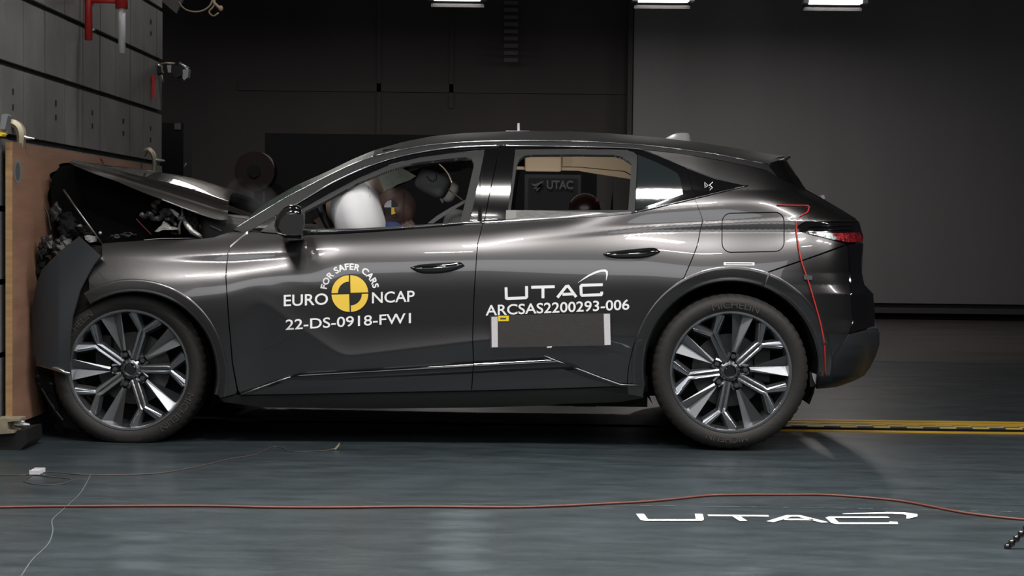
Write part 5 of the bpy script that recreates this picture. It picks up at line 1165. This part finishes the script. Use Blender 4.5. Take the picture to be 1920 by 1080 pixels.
me = text_mesh('UTAC', offset=0.03); v = np.array([q.co[:] for q in me.vertices]); k = 49.5 / v[:, 0].max()
mk('lettering', [at5(1025 + x * k, 353.5 + x * k * 0.01 - y / 0.7 * 15) for x, y, _ in v], [tuple(p.vertices) for p in me.polygons], MT['bprint'], t)
strokes([[(996,344.5,1),(1003,347.5,4),(1011,345,5),(1019,339,1)], [(1000,353,1),(1005,352.5,3),(1012,349,4.5),(1018,342,1)], [(1006,358.5,1),(1009,352,5),(1014,346.5,4),(1018,343,1)]], None, at5, 'bird_mark', MT['bprint'], t, 'grey winged mark')
# ------------------------------------------------------------------ lamps in view
def flood(px, y, wpx, label, D=8.0):
    a = pt(px - wpx / 2, y, D); b = pt(px + wpx / 2, y, D); c = (a + b) / 2 + Vector((0, 0, 0.02))
    t = thing('ceiling_floodlight', tuple(c), label, 'lamp', 'floodlights along the top edge')
    Rx = Matrix.Rotation(math.radians(0), 3, 'X'); wd = b.x - a.x
    Rx = Matrix.Rotation(math.radians(-38), 3, 'X')
    g = G(); g.box(c + Rx @ Vector((0, 0.07, 0.31)), (wd + 0.04, 0.09, 0.56), Rx); g.out('housing', MT['plastic'], t)
    g = G(); g.box(c + Rx @ Vector((0, 0.0, 0.30)), (wd - 0.03, 0.03, 0.58), Rx); g.out('glowing_face', MT['lamp'], t, label='bright lamp face')
    for s in (-1, 1): g = G(); g.box(c + Vector((s * (wd / 2 + 0.02), 0, 0.03)), (0.05, 0.12, 0.05)); g.out('end_cap', MT['galv'], t)
    g = G(); g.box(c + Vector((0, 0.1, 1.6)), (0.05, 0.05, 3.0)); g.out('drop_rod', MT['plastic'], t)
    l = bpy.data.lights.new('flood', 'AREA'); l.shape = 'RECTANGLE'; l.size = wd; l.size_y = 0.28; l.energy = 55; l.color = (1, 0.92, 0.88)
    o = bpy.data.objects.new('flood', l); COL.objects.link(o); o.location = c + Vector((0, 0.02, -0.03)); o.rotation_euler = (math.radians(12), 0, 0)
flood(475, -16, 150, 'leftmost ceiling floodlight, just above the top edge of the picture')
flood(857, 5, 92, 'second ceiling floodlight from the left, above the car roof')
flood(1243, 8, 98, 'third ceiling floodlight from the left, above the grey wall edge')
flood(1565, 12, 102, 'rightmost ceiling floodlight in front of the grey wall')
# ------------------------------------------------------------------ guide rail on the floor
t = thing('guide_rail', (2.0, 0.9, 0), 'yellow-edged tow rail running along the floor under the car', 'rail')
MT['rail_yellow'] = mat('rail_yellow', (0.60, 0.36, 0.02), 0.5, noise=(6, 0.6, 1.1, (0.3, 3, 1)))
MT['checker'] = None
def chk():
    m = bpy.data.materials.new('checker_tape'); m.use_nodes = True; nt = m.node_tree; b = nt.nodes['Principled BSDF']
    tc = nt.nodes.new('ShaderNodeTexCoord'); mp = nt.nodes.new('ShaderNodeMapping'); mp.inputs['Scale'].default_value = (1, 2.2, 1); ck = nt.nodes.new('ShaderNodeTexChecker'); ck.inputs['Scale'].default_value = 12
    ck.inputs['Color1'].default_value = (0.55, 0.40, 0.10, 1); ck.inputs['Color2'].default_value = (0.05, 0.05, 0.05, 1)
    nt.links.new(tc.outputs['Object'], mp.inputs[0]); nt.links.new(mp.outputs[0], ck.inputs['Vector']); nt.links.new(ck.outputs['Color'], b.inputs['Base Color']); b.inputs['Roughness'].default_value = 0.5; return m
MT['checker'] = chk()
def strip(y0, y1, z, m, nm): g = G(); g.box((2.0, (y0 + y1) / 2, z / 2), (14.0 - 0, y1 - y0, z)); return g.out(nm, MT[m], t)
for nm, y0, y1, z, m in (('edge_line', 1.13, 1.19, 0.006, 'rail_yellow'), ('groove', 1.115, 1.13, 0.003, 'black'), ('edge_line', 1.03, 1.09, 0.007, 'rail_yellow'), ('checker_tape', 0.91, 1.00, 0.005, 'checker'), ('edge_line', 0.72, 0.755, 0.006, 'rail_yellow')):
    g = G(); g.box((4.9, (y0 + y1) / 2, z / 2), (8.0, y1 - y0, z)); g.out(nm, MT[m], t)
# ------------------------------------------------------------------ floor print, seams and cables
fprint = [[(480,367),(496,388),(505,390),(700,390),(705,386),(700,367)], [(735,372),(962,374)], [(838,374),(868,393)], [(968,396),(1040,374),(1075,374),(1175,399)], [(1020,387),(1130,388)], [(1412,379),(1200,379),(1192,382),(1212,400),(1222,402),(1432,402),(1430,396)]]
fz = lambda p: (960 + p[0] / 2, 780 + p[1] / 2)
def floor_strokes():
    V = []; f = []
    for path in fprint:
        P = [np.array(gnd(*fz(p), 0.003)[:2]) for p in dens([tuple(q) for q in path], 2)]; n0 = len(V); L = len(P)
        for i in range(L):
            d0 = P[i] - P[i - 1] if i else P[1] - P[0]; d1 = P[i + 1] - P[i] if i < L - 1 else P[i] - P[i - 1]
            d0 = d0 / np.linalg.norm(d0); d1 = d1 / np.linalg.norm(d1); t = d0 + d1; t = t / np.linalg.norm(t); nn = np.array([-t[1], t[0]])
            k = 1 / max(0.5, nn @ np.array([-d0[1], d0[0]])); V += [P[i] - nn * 0.0135 * k, P[i] + nn * 0.0135 * k]
        f += [(n0 + 2 * i, n0 + 2 * i + 1, n0 + 2 * i + 3, n0 + 2 * i + 2) for i in range(L - 1)]
    sw = [(1240,366.5,.2),(1330,364.5,.6),(1420,363,.9),(1470,364.5,1.1),(1498,369,1.3),(1500,375,1),(1482,384,.2)]
    P = [np.array(gnd(*fz(p), 0.003)[:2]) for p in sw]; n0 = len(V)
    for i in range(len(P)):
        t = P[min(i + 1, len(P) - 1)] - P[max(i - 1, 0)]; t = t / np.linalg.norm(t); nn = np.array([-t[1], t[0]]) * 0.018 * sw[i][2]; V += [P[i] - nn, P[i] + nn]
    f += [(n0 + 2 * i, n0 + 2 * i + 1, n0 + 2 * i + 3, n0 + 2 * i + 2) for i in range(len(P) - 1)]
    return mk('floor_lettering', [(v[0], v[1], 0.003) for v in V], f, MT['white'], None)
o = floor_strokes(); tag(o, 'white wide lettering painted on the floor in front of the rear wheel', 'floor marking')
def cable(name, pts, r, m, label, sm=8):
    g = G(); P = [gnd(p[0], p[1], r) for p in pts]; g.tube(spline([tuple(p) for p in P], sm), r, 8); g.v = [Vector(v) for v in g.v]
    o = g.out(name, m, None, True); tag(o, label, 'cable'); return o
cable('orange_cable', [(-60,951.5),(0,951),(120,949.5),(370,948.5),(500,951),(620,951.5),(780,950),(960,951),(1060,948),(1130,944.5),(1200,941),(1260,936),(1330,929),(1400,927.5),(1480,927.5),(1540,927.5),(1600,931),(1660,936),(1700,941),(1740,948.5),(1800,960),(1860,968),(1920,974),(1980,978)], 0.0045, MT['orange_cable'], 'orange cable snaking along the floor past the painted lettering')
cable('thin_cable', [(-30,890),(0,890.5),(40,891),(62,889),(88,893),(128,897),(133,902),(110,908),(75,909),(48,904),(47,898),(60,891),(80,884.5),(110,886),(150,889.5),(220,890),(290,888),(350,879),(400,868),(430,860.5),(480,852),(505,840),(517,837.5),(530,840),(548,846),(600,845.5),(628,842)], 0.0022, MT['thin_cable'], 'thin brown cable looping from the barrier towards the sill')
def onfloor(name, poly, h, m, label, cat):
    g = G(); g.prism([gnd(*p, 0.0) for p in poly], (0, 0, h)); o = g.out(name, m, None); tag(o, label, cat); return o
g = G(); a = gnd(60, 889, 0); b = gnd(80, 889, 0)
for k in range(3): g.box((a + b) / 2 + Vector((0, 0.03 * (k - 1), 0.012)), (b.x - a.x, 0.012, 0.016))
o = g.out('cable_connector', MT['reflect'], None); tag(o, 'small pale connector lying on the thin cable near the barrier', 'connector')
g = G(); a = gnd(622, 844, 0.0); g.prism([pt(*p, a.y) for p in [(620,842),(627,841),(637,829.5),(636,836),(630,843)]], (0, 0.01, 0)); o = g.out('cable_tag', MT['cast'], None); tag(o, 'small beige tag at the end of the thin cable', 'tag')
MT['scuff'] = mat('pale_scuff', (0.085, 0.10, 0.105), 0.5); MT['seamdark'] = mat('floor_seam', (0.022, 0.027, 0.032), 0.6)
def fstrip(name, pts, wd, m, label, cat, dash=None, seed=1):
    rnd = random.Random(seed); P = [np.array(gnd(*p, 0.0015)) for p in pts]; P = np.array(spline([tuple(p) for p in P], 40)) if dash else np.array(spline([tuple(p) for p in P], 8)); V = []; f = []
    for i in range(len(P) - 1):
        if dash and rnd.random() > dash: continue
        t = P[i + 1] - P[i]; nn = np.array([-t[1], t[0], 0]); nn = nn / np.linalg.norm(nn) * wd / 2 * (rnd.uniform(0.5, 1.3) if dash else 1); n0 = len(V)
        V += [P[i] - nn, P[i] + nn, P[i + 1] + nn, P[i + 1] - nn]; f.append((n0, n0 + 1, n0 + 2, n0 + 3))
    o = mk(name, V, f, m, None); tag(o, label, cat, kind='structure'); return o
fstrip('trim_5', [(10,931.5),(300,935),(740,942.5),(1200,948),(1600,953),(1920,960)], 0.010, MT['scuff'], None, None, 0.45)
fstrip('trim_6', [(430,860),(960,867),(1440,875),(1920,883)], 0.006, MT['seamdark'], None, None)
fstrip('trim_7', [(40,1080),(60,1050),(90,1020),(99,995),(98,975),(115,958),(150,925),(170,890)], 0.004, MT['scuff'], None, None)
fstrip('trim_8', [(1640,677),(1750,680),(1930,682)], 0.03, MT['seamdark'], None, None)
fstrip('trim_9', [(1750,913),(1790,919),(1818,927)], 0.006, MT['scuff'], None, None, 0.6)
# black jointed rod at the lower right
t0 = gnd(1890, 1029, 0.0); t = thing('flexible_arm', tuple(t0), 'black jointed rod end entering at the lower right corner of the floor', 'rod')
Pq = [pt(1889, 1026, t0.y), pt(1897, 1018, t0.y), pt(1906, 1010, t0.y), pt(1915, 1001, t0.y), pt(1924, 991, t0.y), pt(1936, 980, t0.y)]
g = G(); g.tube(Pq, 0.006, 8); g.out('core', MT['plastic'], t)
for k, p in enumerate(Pq): g = G(); g.ball(p, (0.0115, 0.0115, 0.0125), None, 16, 10); g.out('ball_joint', MT['gloss'], t, True)

# nothing of the car may pass into the plywood
for o in list(bpy.data.objects):
    r = o
    while r.parent: r = r.parent
    if r.name == 'car' and o.type == 'MESH' and not o.name.startswith('front_seat'):
        ox = ORG.get(o.name, Vector((0, 0, 0))).x
        for v in o.data.vertices:
            if v.co.x + ox < -2.247: v.co.x = -2.247 - ox

# thin smoke drifting up between the bonnet and the windscreen
m = bpy.data.materials.new('thin_smoke'); m.use_nodes = True; nt = m.node_tree; nt.nodes.clear()
ou = nt.nodes.new('ShaderNodeOutputMaterial'); vs_ = nt.nodes.new('ShaderNodeVolumeScatter'); vs_.inputs['Color'].default_value = (0.8, 0.8, 0.82, 1)
tc = nt.nodes.new('ShaderNodeTexCoord'); nz = nt.nodes.new('ShaderNodeTexNoise'); nz.inputs['Scale'].default_value = 7; nz.inputs['Detail'].default_value = 4
mr = nt.nodes.new('ShaderNodeMapRange'); mr.inputs['From Min'].default_value = 0.42; mr.inputs['From Max'].default_value = 0.75; mr.inputs['To Max'].default_value = 0.55
nt.links.new(tc.outputs['Object'], nz.inputs['Vector']); nt.links.new(nz.outputs['Fac'], mr.inputs[0]); nt.links.new(mr.outputs[0], vs_.inputs['Density']); nt.links.new(vs_.outputs[0], ou.inputs['Volume'])
g = G(); c = pt(478, 372, 1.0); g.ball(c, (0.15, 0.25, 0.09), rotY(25)); o = g.out('smoke', m, None, True); tag(o, 'thin grey wisp of smoke rising between the bonnet and the windscreen', 'smoke', kind='stuff')
